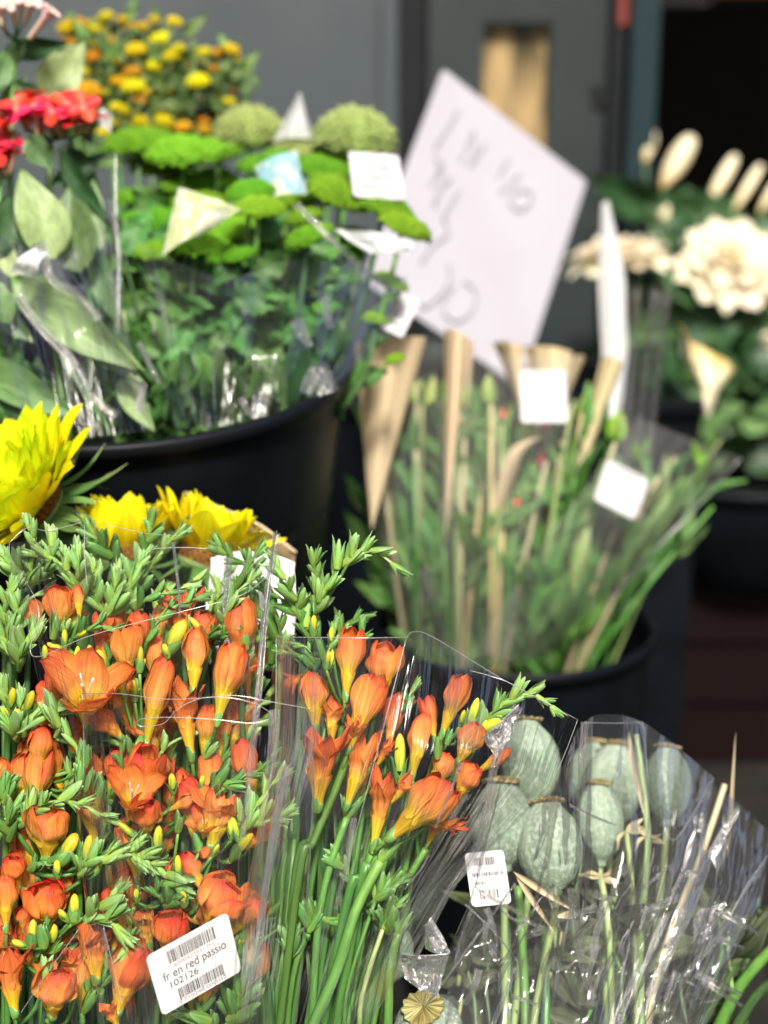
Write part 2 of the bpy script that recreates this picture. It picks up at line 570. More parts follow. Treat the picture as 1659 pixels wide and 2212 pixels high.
M['stand'] = plain('stand_timber', (.016, .014, .013), (.024, .021, .019), 8, .7, .2, stretch=(1, 1, 8))
M['orange_paint'] = plain('orange_box', (.10, .022, .004), (.07, .016, .004), 6, .6, .2)  # plain orange colour, no emission

# ------------------------------------------------------------------ the setting
g = MB().grid(lambda a, b: (lerp(-40, 40, a), lerp(-30, 60, b), 0), 2, 2)
ground = struct('ground', g.mesh('ground', M['joint']))
pm = MB().box((0, 0, 0), (.392, .392, .012)).mesh('paving_slab', M['paving'], False)
for i in range(-4, 7):
    for j in range(0, 6):
        ob('paving_slab', pm, ground, Matrix.Translation((i * .4 + .1, 1.0 + j * .4 - .42, -.004 + RND.uniform(-.001, .001))))

WY = 2.62                             # plane of the shop front


def wx(u, v=300):                     # picture x to metres on the shop front
    p = on_plane(u, v, Vector((0, WY, 0)), Vector((0, 1, 0)))
    return p.x


def wz(v):
    return on_plane(829, v, Vector((0, WY, 0)), Vector((0, 1, 0))).z


front = thing('shop_front', 'dark painted shop front with grey panel, narrow door and teal frame', 'shop front', (0, WY, 0))
x0, x1, x2, x3, x4 = wx(858), wx(925), wx(1308), wx(1345), wx(1402)
b = MB().box((-4, WY, 0), (x0 - .03, WY + .12, 3.2))
ob('grey_panel', b.mesh('grey_panel', M['grey_panel'], False), front)
b = MB().box((x0 - .028, WY - .02, 0), (x0, WY + .11, 3.2))
ob('panel_edging', b.mesh('panel_edging', M['grey_panel'], False), front)
b = MB().box((x0 + .002, WY + .06, 0), (x1 - .002, WY + .16, 3.2))
ob('recess', b.mesh('recess', M['gap'], False), front)
zt, zb = wz(48), wz(560)
wl, wr = wx(1042), wx(1186)
door = ob('door', MB().box((x1, WY + .02, 0), (wl, WY + .07, 3.2)).box((wr, WY + .02, 0), (x2, WY + .07, 3.2)).box((wl, WY + .021, 0), (wr, WY + .069, zb)).box((wl, WY + .021, zt), (wr, WY + .069, 3.2)).mesh('door', M['door_paint'], False), front)
ob('pane', MB().box((wl - .01, WY + .05, zb - .01), (wr + .01, WY + .056, zt + .01)).mesh('pane', M['gold_reflection'], False), door)
for k, (uu, vv) in enumerate(((1288, 195), (1292, 225), (1288, 385))):
    c = on_plane(uu, vv, Vector((0, WY + .02, 0)), Vector((0, 1, 0)))
    ob('bolt', MB().lathe([(0, -.004), (.012, -.003), (.010, .004), (0, .005)], 10).mesh('bolt', M['paving']), door, Matrix.Translation(c) @ Matrix.Rotation(R(90), 4, 'X'))
ob('jamb', MB().box((x2 + .004, WY - .01, 0), (x3 - .004, WY + .10, 3.2)).mesh('jamb', M['gap'], False), front)
ob('door_frame', MB().box((x3, WY - .05, 0), (x4, WY + .12, 3.2)).mesh('door_frame', M['frame_teal'], False), front)
ob('red_sticker', MB().box((wx(1322), WY - .016, wz(55)), (wx(1341), WY - .0105, wz(-60))).mesh('red_sticker', plain('faded_red', (.22, .04, .03), rough=.6), False), front)
ob('far_wall', MB().box((x4 + 2.2, WY, 0), (6, WY + .12, 3.2)).mesh('far_wall', M['door_paint'], False), front)
ob('lintel', MB().box((-4.0, WY - .03, 3.204), (6.0, WY + .3, 4.4)).mesh('lintel', M['grey_panel'], False), front)
# the unlit room behind the opening
rm = MB()
rm.box((x4 - .4, WY + 3.0, .0), (6, WY + 3.1, 3.2)).box((x4 - .4, WY + .13, 0), (x4 - .3, WY + 3.0, 3.2)).box((5.9, WY + .13, 0), (6, WY + 3, 3.2)).box((x4 - .4, WY + .13, 3.2), (6, WY + 3.1, 3.3)).box((x4 - .4, WY + .13, .004), (6, WY + 3.0, .014))
struct('shop_interior', rm.mesh('shop_interior', M['inside'], False))


ob_ = thing('orange_box', 'orange box at the top right inside the shop', 'box', P(1605, 30, 3.3))
ob('body', MB().box((-.09, -.05, 0), (.09, .05, .16)).mesh('body', M['orange_paint'], False), ob_, Matrix.Translation(P(1620, -10, 3.4)))
ob('shelf', MB().box((-.5, -.02, -.02), (.5, .14, -.002)).mesh('shelf', M['stand'], False), ob_, Matrix.Translation(P(1620, -10, 3.4)))

# ------------------------------------------------------------------ small builders
def flower_bucket(name, label, centre, r, h, tilt=0.0, taper=.78, group=None):
    t = thing(name, label, 'bucket', centre, group)
    Mx = Matrix.Translation(centre) @ Matrix.Rotation(R(tilt), 4, 'X')
    prof = [(r * taper * .97, -h), (r * taper, -h + .004), (r * .985, -.03), (r * .99, -.016), (r * 1.03, -.014), (r * 1.035, -.004), (r * 1.02, 0), (r * .985, -.002), (r * .975, -.02), (r * taper * .98, -h + .02), (0.001, -h + .02)]
    ob('body', MB().lathe(prof, 64).mesh('body', M['black']), t, Mx)
    ob('water', MB().lathe([(0.0005, -h * .35), (r * .93, -h * .35)], 40).mesh('water', M['water']), t, Mx)
    return t


def leaf_mesh(name, mat, wid=.42, fold=.12, curl=.15, wave=.03, tip=1.0, nu=6, nv=12, seed=0, serr=0):
    def f(a, c):
        s = (a - .5) * 2
        hw = wid * .5 * (math.sin(math.pi * min(1, c ** .78)) ** .85) * (1 - .25 * c) + .006 * (1 - c)
        if serr:
            hw *= 1 + serr * math.sin(c * 34) * (c < .97)
        y = fold * abs(s) * hw * 2 - curl * c * c + wave * math.sin(c * 9 + seed + s * 1.5) * s
        return Vector((s * hw, y, c))
    return MB().grid(f, nu, nv).mesh(name, mat)


def branch(parent, pts, r0, r1, mat, name='stem', seg=7, n=5):
    s = smooth(pts, n)
    N = len(s)
    return ob(name, MB().tube(s, [lerp(r0, r1, k / (N - 1)) for k in range(N)], seg).mesh(name, mat), parent)


# ---- freesia pieces
def petal_mesh(state, k, seed):
    rr = random.Random(seed * 31 + k)
    outer = k % 2 == 0
    ang = k * math.pi / 3 + rr.uniform(-.12, .12)
    rs = 1.0 if outer else .86
    spread = rr.uniform(-.03, .05)
    if state == 'closed':
        rk = [(0, .115), (.45, .205 + spread * .5), (.8, .15 + spread), (1, .035 + max(0, spread))]
        zk = 1.0 + rr.uniform(-.05, .03)
        W = .205
    elif state == 'half':
        rk = [(0, .115), (.5, .215 + spread), (.85, .185 + spread * 1.8), (1, .105 + spread * 2.5)]
        zk = .97 + rr.uniform(-.07, .05)
        W = .20
    elif state == 'open':
        o = rr.uniform(.0, .16)
        rk = [(0, .115), (.4, .25), (.75, .34 + o * .6), (1, .36 + o * 1.4)]
        zk = .90 - o * .6 + rr.uniform(-.06, .05)
        W = .235
    else:   # wilting: narrow, pointed, loose
        o = rr.uniform(-.05, .22)
        rk = [(0, .10), (.4, .15), (.75, .17 + o * .6), (1, .14 + o * 1.3)]
        zk = .97 - max(o, 0) * .4 + rr.uniform(-.12, .05)
        W = .15
    ph = rr.uniform(0, 6)
    tw = rr.uniform(-.18, .18)

    def f(a, t):
        s = (a - .5) * 2
        r = curve1(t, rk) * rs
        if state == 'wilt':
            w = W * (math.sin(math.pi * (.12 + .88 * t) ** .82) ** .75 if t < 1 else 0) + .01 * (1 - t)
        else:
            w = W * (.42 + .58 * math.sin(min(1, t / .5) * 1.5708)) * math.sqrt(max(0, 1 - max(0, (t - .5) / .5) ** 2.8))
        w = max(w, .004)
        Rc = max(r, .12) if state in ('closed', 'half') else max(.13, min(r, .24))
        an = s * w / Rc
        z = .36 + (zk - .36) * t
        rip = (.022 * math.sin(t * 8 + ph + s * 2) * abs(s) - .014 * math.exp(-(s / .16) ** 2) * t + .008 * math.sin(s * 9 + ph) * t) + (.02 * math.sin(t * 13 + ph) * s * s if state == 'wilt' else 0)
        x = (r - Rc) + (Rc + rip) * math.cos(an)
        y = (Rc + rip) * math.sin(an)
        th = ang + tw * t
        if state == 'open':
            z += .03 * (s * s) * t
        return Vector((x * math.cos(th) - y * math.sin(th), x * math.sin(th) + y * math.cos(th), z))
    mb = MB().grid(f, 10, 10)
    mb.uv = [(u, .36 + .64 * v) for (u, v) in mb.uv]
    return mb


PET = {}
TUBE = {}
CALYX = MB().lathe([(.03, -.02), (.062, .03), (.066, .09), (.06, .15)], 10, fn=lambda p, a, t: p + Vector((0, 0, .07 * t * math.cos(2 * a)))).mesh('calyx', M['bract'])
for st in ('closed', 'half', 'open', 'wilt'):
    for sdd in range(5):
        for mk in ('petal', 'petal_red', 'petal_dull'):
            if sdd == 0 or True:
                PET[st, sdd, mk] = []
        for k in range(6):
            mb = petal_mesh(st, k, sdd * 7 + len(st))
            for mk in ('petal', 'petal_red', 'petal_dull'):
                PET[st, sdd, mk].append(mb.mesh('petal', M[mk]))
for mk in ('petal', 'petal_red', 'petal_dull'):
    mb = MB().lathe([(.042, 0), (.05, .07), (.062, .16), (.085, .25), (.112, .33), (.128, .40)], 14, fn=lambda p, a, t: p * (1 + .05 * math.cos(6 * a)) if t > 0 else p)
    mb.uv = [(u, v * .42) for u, v in mb.uv]
    TUBE[mk] = mb.mesh('tube', M[mk])
mb = MB()
for i in range(3):
    a = i * 2.1
    mb.tube(smooth([Vector((0, 0, .3)), Vector((.03 * math.cos(a), .03 * math.sin(a), .55)), Vector((.09 * math.cos(a), .09 * math.sin(a), .74))], 3), .012, 5)
STAMEN = mb.mesh('stamens', M['stamen'])


def blossom(parent, base, tip, width, state='half', tone='petal', roll=None):
    tip = base.lerp(tip, 1.06)
    width *= .98
    L = (tip - base).length
    nat = {'closed': .42, 'half': .48, 'open': .84, 'wilt': .44}[state]
    ws = max(.55, min(1.7, (width / L) / nat))
    Mx = align(base, tip, RND.uniform(0, 6.28) if roll is None else roll, ws * RND.uniform(.9, 1.08), ws * RND.uniform(.84, 1.05))
    sdd = RND.randrange(5)
    t = ob('blossom', TUBE[tone], parent, Mx)
    for k in range(6):
        ob('petal', PET[state, sdd, tone][k], t, Mx)
    ob('calyx', CALYX, t, Mx)
    if state == 'open':
        ob('stamens', STAMEN, t, Mx)
    return t


def bract_mesh(mat, long=True, seed=0):
    rr = random.Random(seed)
    mb = MB()
    for side, ln in ((1, 1.0 if long else .66), (-1, (rr.uniform(.74, .95) if long else .56))):
        tipout = rr.uniform(.02, .13) if long else rr.uniform(.10, .2)
        bend = rr.uniform(-.06, .06)

        def f(a_, t, side=side, ln=ln, tipout=tipout, bend=bend):
            s_ = (a_ - .5) * 2
            w = .185 * (math.sin(math.pi * (.16 + .84 * t) ** .72) ** .7 if t < 1 else 0) + .055 * (1 - t) ** 2
            r = .10 + .05 * math.sin(math.pi * min(1, t * 1.1))
            an = s_ * w / max(r, .1)
            an = max(-1.75, min(1.75, an))
            x = side * (r * math.cos(an) * 1.0 + tipout * t ** 3) + bend * t * t
            return Vector((x, r * math.sin(an) * 1.1, t * ln))
        mb.grid(f, 6, 8, flip=(side < 0))
    if long:
        mb.lathe([(.07, .1), (.10, .4), (.085, .65), (.03, .84), (.002, .87)], 8)
    return mb.mesh('bud', mat)


BUD_G = [bract_mesh(M['bract'], True, i) for i in range(4)]
BUD_P = [bract_mesh(M['bract_pale'], True, i + 9) for i in range(4)]
BUD_S = [bract_mesh(M['bract'], False, i + 20) for i in range(3)]
BTIP = MB().lathe([(.08, .25), (.135, .5), (.13, .72), (.09, .9), (.03, .99), (.002, 1.0)], 10, fn=lambda p, a, t: Vector((p.x, p.y * .85, p.z))).mesh('bud_tip', M['bud_tip'])


def bud(parent, base, tip, kind='g', ws=1.0):
    Mx = align(base, tip, RND.uniform(-1.3, 1.3), ws * 1.15)
    if kind == 'y':
        o = ob('bud', RND.choice(BUD_S), parent, Mx)
        ob('bud_tip', BTIP, o, Mx)
    else:
        o = ob('bud', RND.choice(BUD_P if kind == 'p' else BUD_G), parent, Mx)
    return o


def spike(parent, pts, n, size=.017, kind='g', thick=.0019, upv=None, first_yellow=0, wide=1.0):
    s = smooth(pts, 6)
    N = len(s)
    ob('rachis', MB().tube(s, [lerp(thick, thick * .45, k / (N - 1)) for k in range(N)], 6).mesh('rachis', M['stem'] if kind == 'g' else M['bract_pale']), parent)
    upv = upv if upv is not None else (UP - FW * .35)
    for i in range(n):
        t = (i + .4) / n
        k = min(N - 2, int(t * (N - 1)))
        p = s[k].lerp(s[k + 1], t * (N - 1) - k)
        tg = (s[min(k + 2, N - 1)] - s[max(k - 1, 0)]).normalized()
        side = tg.cross(FW).normalized()
        sgn = 1 if i % 2 else -1
        a = lerp(.85, .45, t)
        L_ = RND.choice([.75, 1, 1, 1.25])
        dr = (tg + side * sgn * a * RND.uniform(.5, 1.2) + upv * lerp(.55, .1, t) - FW * RND.uniform(-.1, .5)).normalized()
        L = size * lerp(1.15, .62, t) * RND.uniform(.85, 1.15) * L_
        kd = 'y' if i < first_yellow else kind
        bud(parent, p, p + dr * L, kd, wide * RND.uniform(.85, 1.1))
    dr = (s[-1] - s[-3]).normalized()
    bud(parent, s[-1] - dr * .002, s[-1] + dr * size * .7, kind, wide * .9)


def fd(v):                       # depth of the sheet of freesias in the picture's lower half
    return 1.045 + (1700 - v) * 4.5e-5


def FP(c, x, y, dd=0.0):
    u, v = cu(c, x, y)
    return P(u, v, fd(v) + dd)


def freesia(label, stem, blossoms=(), spikes=(), buds=(), group='freesias in the orange bunch', sm='stem', sr=.0022):
    """stem: list of (crop, x, y, dd) from the cut end up to the node"""
    pts = [FP(*q) for q in stem]
    t = thing('freesia', label, 'freesia', pts[0], group)
    branch(t, pts, sr * 1.15, sr, M[sm])
    node = pts[-1]
    for q in blossoms:
        c, bx, by, tx, ty, wd, stt = q[:7]
        dd = q[7] if len(q) > 7 else 0
        lean = q[8] if len(q) > 8 else -.008
        tone = q[9] if len(q) > 9 else 'petal'
        bs, tp = FP(c, bx, by, dd), FP(c, tx, ty, dd + lean)
        wd = wd * CROP[c][2] * K * fd(cu(c, bx, by)[1])
        blossom(t, bs, tp, wd, stt, tone)
        if (bs - node).length > .006:
            dr = (tp - bs).normalized()
            branch(t, [node - (node - pts[-2]).normalized() * .01, (node + bs) * .5 - dr * .012, bs + dr * .002], .0016, .0014, M[sm], 'pedicel', 6, 3)
    for q in spikes:
        c, pl, n, size, kind = q[:5]
        fy = q[5] if len(q) > 5 else 0
        sp = [FP(c, *p) for p in pl]
        if (sp[0] - node).length > .004:
            branch(t, [node, (node + sp[0]) * .5 - UP * .004, sp[0]], .0018, .0018, M[sm], 'branch', 6, 3)
        spike(t, sp, n, size, kind, first_yellow=fy)
    for q in buds:
        c, bx, by, tx, ty, kind = q[:6]
        dd = q[6] if len(q) > 6 else -.01
        bs, tp = FP(c, bx, by, dd), FP(c, tx, ty, dd - .004)
        bud(t, bs, tp, kind, q[7] if len(q) > 7 else 1.15)
        branch(t, [node, (node + bs) * .5 - UP * .005, bs], .0012, .0012, M[sm], 'pedicel', 5, 3)
    return t


# ------------------------------------------------------------------ buckets and stands
b1c = P(250, 768, 1.43)
tub1 = flower_bucket('flower_bucket', 'large black plastic bucket holding red and green flowers above the sunflowers', b1c, .222, .40, 8)
b2c = P(1112, 1338, 1.72)
tub2 = flower_bucket('flower_bucket', 'black bucket of paper wrapped bouquets below the white price card', b2c, .158, b2c.z - .004, 0, .72)
b3c = P(1600, 975, 2.52)
tub3 = flower_bucket('flower_bucket', 'black tub of cream flowers on the dark red crate', b3c, .26, b3c.z - .338, 0, .85)
bb = thing('dark_backing_bin', 'wide black bin added as dark backing behind the bouquets', 'bin', (.05, 2.2, 0))  # added bin, a dark backing that turns the gaps black
ob('body', MB().box((-.42, 2.10, .0125), (.46, 2.112, .66)).box((-.42, 2.40, .0125), (.46, 2.412, .66)).box((-.42, 2.1125, .0125), (-.408, 2.3995, .66)).box((.448, 2.1125, .0125), (.46, 2.3995, .66)).box((-.4075, 2.1125, .03), (.4475, 2.3995, .04)).mesh('body', M['black'], False), bb)
ob('rim', MB().box((-.44, 2.085, .6605), (.48, 2.125, .675)).box((-.44, 2.39, .6605), (.48, 2.43, .675)).mesh('rim', M['black'], False), bb)
# stand under the large bucket
st = thing('display_stand', 'black timber stand under the large flower bucket', 'stand', (b1c.x, b1c.y, 0))
sz = b1c.z - .43
ob('top', MB().box((-.62, 1.18, sz - .03), (.02, 1.68, sz)).mesh('top', M['stand'], False), st)
for sx in (-.60, -.03):
    for sy in (1.20, 1.62):
        ob('leg', MB().box((sx, sy, .01), (sx + .035, sy + .035, sz - .0305)).mesh('leg', M['stand'], False), st)
crx0 = wx(1424, 1400) * .93
cr = thing('crate', 'dark red painted wooden crate under the tub of cream flowers', 'crate', (crx0 + .4, 2.3, 0))
for k in range(3):
    ob('slat', MB().box((crx0, 2.28, .012 + k * .108), (crx0 + .75, 2.30, .110 + k * .108)).mesh('slat', M['maroon'], False), cr)
for k in range(3):
    ob('slat', MB().box((crx0 - .022, 2.302, .012 + k * .108), (crx0 - .002, 2.60, .110 + k * .108)).mesh('slat', M['maroon'], False), cr)
ob('board', MB().box((crx0 - .02, 2.302, .318), (crx0 + .75, 2.60, .334)).mesh('board', M['maroon'], False), cr)
# the low tray that the freesias and poppies stand in
tr = thing('flower_tray', 'black tray that the freesias and poppy heads stand in', 'tray', (0, 1.05, 0))
prof = []
fx0, fx1, fy0, fy1, fz0, fz1 = -.42, .42, .74, 1.06, .0125, .27
for nm, lo, hi in (('front', (fx0, fy0, fz0), (fx1, fy0 + .012, fz1)), ('back', (fx0, fy1 - .012, fz0), (fx1, fy1, fz1)), ('side', (fx0, fy0 + .0125, fz0), (fx0 + .012, fy1 - .0125, fz1)), ('side', (fx1 - .012, fy0 + .0125, fz0), (fx1, fy1 - .0125, fz1)), ('bottom', (fx0 + .0125, fy0 + .0125, fz0), (fx1 - .0125, fy1 - .0125, fz0 + .012))):
    ob(nm, MB().box(lo, hi).mesh(nm, M['black'], False), tr)


# ------------------------------------------------------------------ freesias, bunch inside the clear sleeve (middle of the picture)
GR = 'freesias in the clear sleeve beside the poppy heads'


def rs(x, dd=.02):
    return ('u', x, 2760, dd + .04)


freesia('freesia whose upright closed bloom with long yellow throat tops the clear sleeve',
        [rs(560), ('c', 330, 1420, .03), ('c', 440, 900, .02), ('c', 480, 600, .01)],
        [('c', 487, 578, 522, 235, 155, 'half', 0, -.004)],
        [('c', [(400, 470, .0), (385, 380, -.004), (420, 300, -.004), (440, 215, 0)], 4, .016, 'g', 1)],
        [('c', 395, 420, 408, 330, 'y', -.012, 1.1), ('c', 420, 300, 418, 222, 'y', -.004, 1.0)], GR)
freesia('freesia with loose orange bloom under the clipped corner of the sleeve',
        [rs(600), ('c', 460, 1300, .03), ('c', 600, 800, .03), ('c', 640, 600, .02)],
        [('c', 655, 590, 690, 305, 190, 'half', .018, -.01)],
        [('c', [(755, 640, .01), (790, 575, .0), (825, 510, 0)], 3, .014, 'g')], (), GR)
freesia('freesia with upright closed bloom and drooping red-brown bloom at the sleeve edge',
        [rs(570), ('c', 230, 1508, .02), ('c', 320, 1250, .01), ('c', 345, 1060, .01), ('c', 345, 860, .01)],
        [('c', 345, 735, 328, 448, 140, 'closed', -.002, -.004), ('c', 350, 1115, 385, 690, 215, 'wilt', -.014, -.02, 'petal_dull'),
         ('c', 420, 800, 430, 545, 110, 'wilt', .004, -.004), ('c', 310, 430, 180, 505, 110, 'open', .02, -.004, 'petal_dull')],
        [('c', [(330, 440, .01), (320, 390, 0), (250, 350, -.006), (180, 335, -.006)], 6, .014, 'g'),
         ('c', [(345, 430, .01), (330, 380, 0), (305, 320, .0), (260, 300, .0)], 4, .013, 'g')], (), GR)
freesia('freesia with spread side petals, centre of the sleeve, on a thick green stem',
        [rs(540), ('c', 250, 1508, .0), ('c', 330, 1270, -.002), ('c', 440, 1010, -.004), ('c', 500, 840, -.006)],
        [('c', 500, 835, 632, 462, 175, 'half', -.012, -.014), ('c', 500, 800, 545, 660, 60, 'wilt', -.004, -.03)], (),
        [('c', 590, 760, 700, 715, 'y', .03, .5)], GR, 'stem', .0027)
freesia('freesia with two darker orange blooms behind the bright crease of the sleeve',
        [rs(590), ('c', 430, 1350, .03), ('c', 620, 950, .03), ('c', 690, 860, .02)],
        [('c', 690, 870, 742, 515, 175, 'open', .012, -.006, 'petal_dull'), ('c', 490, 1113, 610, 735, 140, 'wilt', -.004, -.012), ('c', 640, 900, 715, 770, 70, 'wilt', .0, -.01, 'petal_dull')], (),
        [('c', 755, 980, 757, 735, 'y', -.004, .75)], GR)
freesia('freesia with pointed narrow petals above the forked green stem',
        [rs(600), ('c', 480, 1640, .0), ('c', 570, 1440, -.002), ('c', 622, 1325, -.004)],
        [('c', 622, 1318, 700, 880, 150, 'wilt', -.008, -.012, 'petal_dull'), ('c', 700, 1090, 815, 950, 80, 'wilt', -.012, -.012)], (), (), GR, 'stem', .003)
freesia('freesia with large bloom leaning right, widest in the sleeve',
        [rs(640), ('c', 550, 1560, .0), ('c', 620, 1400, -.006), ('c', 700, 1260, -.01)],
        [('c', 695, 1258, 1000, 985, 250, 'half', -.022, -.012), ('c', 880, 1180, 1085, 1192, 80, 'wilt', -.012, -.01, 'petal_dull'),
         ('c', 1030, 1070, 1118, 890, 150, 'half', -.012, -.012), ('c', 900, 1010, 1010, 850, 150, 'half', .004, .0)], (), (), GR, 'stem', .0034)
freesia('freesia with slender closed bloom on a bright yellow throat, lower right of the sleeve',
        [rs(690), ('c', 700, 1600, .02), ('c', 800, 1440, .006), ('c', 885, 1300, .004)],
        [('c', 815, 965, 868, 655, 118, 'closed', -.008, -.008), ('c', 885, 1296, 945, 1160, 60, 'closed', .002, 0)], (), (), GR, 'stem', .0026)
freesia('freesia with pale throated bloom highest at the right of the sleeve',
        [rs(700), ('c', 760, 1500, .03), ('c', 900, 950, .03), ('c', 955, 770, .01)],
        [('c', 955, 762, 1068, 452, 150, 'half', -.002, -.008), ('c', 930, 780, 890, 565, 120, 'half', .02, 0, 'petal_dull')],
        (), [('c', 1080, 740, 1140, 560, 'y', -.006, .8), ('c', 1050, 700, 1075, 620, 'y', .0, 1.0), ('c', 940, 860, 945, 730, 'g', -.006, 1.0), ('c', 985, 790, 1020, 700, 'g', -.002, 1.0)], GR)
freesia('freesia with closed orange bloom and a long green bud spike poking out of the sleeve',
        [rs(730), ('c', 800, 1500, .03), ('c', 950, 1050, .03), ('c', 1040, 900, .01)],
        [('c', 1040, 890, 1128, 695, 135, 'closed', -.006, -.006), ('c', 1110, 940, 1290, 828, 70, 'closed', -.006, -.002)],
        [('c', [(1120, 760, .0), (1200, 650, -.004), (1310, 560, -.008), (1420, 545, -.006), (1510, 610, -.002)], 11, .018, 'p', 1)],
        [('c', 1150, 760, 1180, 665, 'y', -.004, 1.0), ('c', 1240, 620, 1280, 515, 'g', -.004, 1.0)], GR)

# tall pale green spray above the sleeve
freesia('tall freesia spray of bright green buds arching over the black bucket',
        [rs(600), ('a', 1240, 1200, .05), ('a', 1260, 800, .04), ('a', 1290, 640, .02)], (),
        [('a', [(1290, 640, .02), (1350, 540, .0), (1420, 430, -.004), (1470, 395, -.006), (1550, 375, -.004), (1640, 435, 0)], 11, .022, 'p'),
         ('a', [(1280, 700, .02), (1240, 620, .02), (1200, 520, .0), (1150, 430, .0)], 7, .022, 'p'),
         ('a', [(1320, 590, .02), (1310, 500, .01), (1300, 420, .0)], 5, .022, 'p')],
        [('a', 1400, 450, 1410, 305, 'p', -.01, .9), ('a', 1460, 400, 1478, 285, 'p', -.01, .9), ('a', 1300, 560, 1305, 650, 'g', 0, .7)], GR)
freesia('freesia spray of dark green buds just above the topmost closed bloom',
        [rs(610), ('a', 1250, 1100, .05), ('a', 1300, 850, .04), ('a', 1290, 800, .03)], (),
        [('a', [(1300, 790, .03), (1260, 680, .02), (1190, 590, .02), (1110, 540, .02)], 7, .021, 'g'),
         ('a', [(1390, 770, .03), (1420, 700, .03), (1470, 660, .03), (1500, 650, .03)], 5, .018, 'g')],
        [('a', 1500, 740, 1560, 715, 'g', .02, 1.2), ('a', 1500, 720, 1510, 640, 'g', .02, 1.0), ('a', 1300, 730, 1305, 640, 'y', .0, 1.1), ('a', 1370, 760, 1378, 690, 'y', .0, 1.0)], GR)

# ------------------------------------------------------------------ freesias, the big bunch on the left
GL = 'freesias in the large orange bunch'


def ls(x, dd=.03):
    return ('u', x, 2780, dd + .05)


freesia('freesia with wide open bowl bloom and pink stamens, upper part of the large bunch',
        [ls(170), ('b', 330, 500, .06), ('a', 360, 1150, .03)],
        [('a', 365, 1130, 350, 840, 330, 'open', .0, -.05), ('a', 265, 1090, 225, 880, 120, 'half', .008, -.01, 'petal_red'), ('a', 250, 1140, 180, 930, 120, 'closed', .012, -.006, 'petal_red')],
        [('a', [(420, 900, .01), (300, 800, .0), (250, 700, 0)], 3, .017, 'g', 2)],
        [('a', 440, 880, 405, 785, 'y', -.004, 1.5), ('a', 500, 980, 505, 920, 'y', -.006, 1.4)], GL)
freesia('freesia with slim closed bloom on a yellow throat behind the film of the large bunch',
        [ls(330), ('b', 800, 400, .06), ('a', 800, 1000, .03)],
        [('a', 800, 978, 822, 700, 105, 'closed', -.004, -.004)],
        [('a', [(880, 760, .02), (930, 720, .0), (985, 700, 0)], 7, .012, 'g'), ('a', [(860, 740, .01), (900, 700, .0), (960, 670, 0)], 4, .012, 'g')],
        [('a', 860, 740, 790, 650, 'y', .0, .8)], GL)
freesia('freesia with tilted orange bloom on long yellow tube, right edge of the large bunch',
        [ls(350), ('b', 900, 400, .06), ('a', 895, 1110, .03)],
        [('a', 900, 1098, 970, 772, 165, 'half', -.006, -.008), ('a', 960, 980, 1030, 800, 110, 'wilt', .012, 0)],
        [('a', [(920, 760, .02), (935, 640, .0), (975, 560, -.004), (1050, 490, -.004)], 6, .017, 'p', 1)], (), GL)
freesia('freesia with narrow upright bloom hanging a long yellow tube behind the looped film edge',
        [ls(270), ('b', 620, 300, .06), ('a', 600, 1220, .02)],
        [('a', 602, 1200, 680, 845, 135, 'half', -.006, -.012)],
        [('a', [(570, 900, .0), (600, 780, -.006), (640, 690, -.008), (700, 630, -.006), (770, 590, -.004), (825, 570, 0)], 9, .018, 'g', 1)],
        [('a', 560, 1000, 555, 910, 'y', -.01, 1.1), ('a', 520, 1000, 500, 920, 'y', -.01, 1.1), ('a', 580, 880, 585, 770, 'y', -.012, .9)], GL)
freesia('faded freesia drooping its bloom behind the film of the large bunch',
        [ls(300), ('b', 760, 300, .06), ('a', 795, 1260, .03)],
        [('a', 797, 1245, 745, 885, 140, 'wilt', .008, -.004, 'petal_dull'), ('a', 640, 1250, 665, 1010, 110, 'wilt', .022, 0, 'petal_dull')], (), (), GL)
freesia('freesia with red-tipped pair of blooms below the green spikes, centre of the large bunch',
        [ls(240), ('b', 560, 200, .07), ('a', 540, 900, .03)],
        [('a', 535, 880, 592, 630, 140, 'half', .006, -.01, 'petal_red'), ('a', 500, 960, 548, 690, 140, 'half', .004, -.02), ('a', 640, 800, 690, 595, 120, 'closed', .022, -.004, 'petal_red'), ('a', 645, 960, 650, 740, 130, 'half', .012, -.006)],
        [('a', [(550, 650, .01), (590, 590, -.004), (640, 560, -.006), (710, 548, -.004)], 5, .018, 'g')],
        [('a', 690, 800, 770, 660, 'y', .004, 1.4), ('a', 700, 820, 680, 760, 'y', 0, 1.3)], GL)
freesia('freesia with orange blooms highest in the large bunch, among the pale buds',
        [ls(120), ('b', 200, 200, .07), ('a', 230, 770, .03)],
        [('a', 235, 750, 250, 535, 150, 'half', .008, -.01), ('a', 165, 745, 118, 585, 110, 'half', .01, -.004), ('a', 330, 660, 322, 520, 55, 'closed', -.004, 0, 'petal_red'), ('a', 300, 700, 330, 610, 80, 'wilt', .012, 0)],
        [('a', [(300, 740, .01), (370, 700, -.004), (440, 690, -.008), (540, 730, -.004)], 7, .018, 'g', 1)],
        [('a', 220, 740, 238, 620, 'g', -.012, 1.0), ('a', 270, 780, 268, 700, 'y', -.01, 1.1), ('a', 190, 850, 185, 765, 'y', -.01, 1.0), ('a', 310, 850, 325, 770, 'y', -.006, 1.0)], GL)
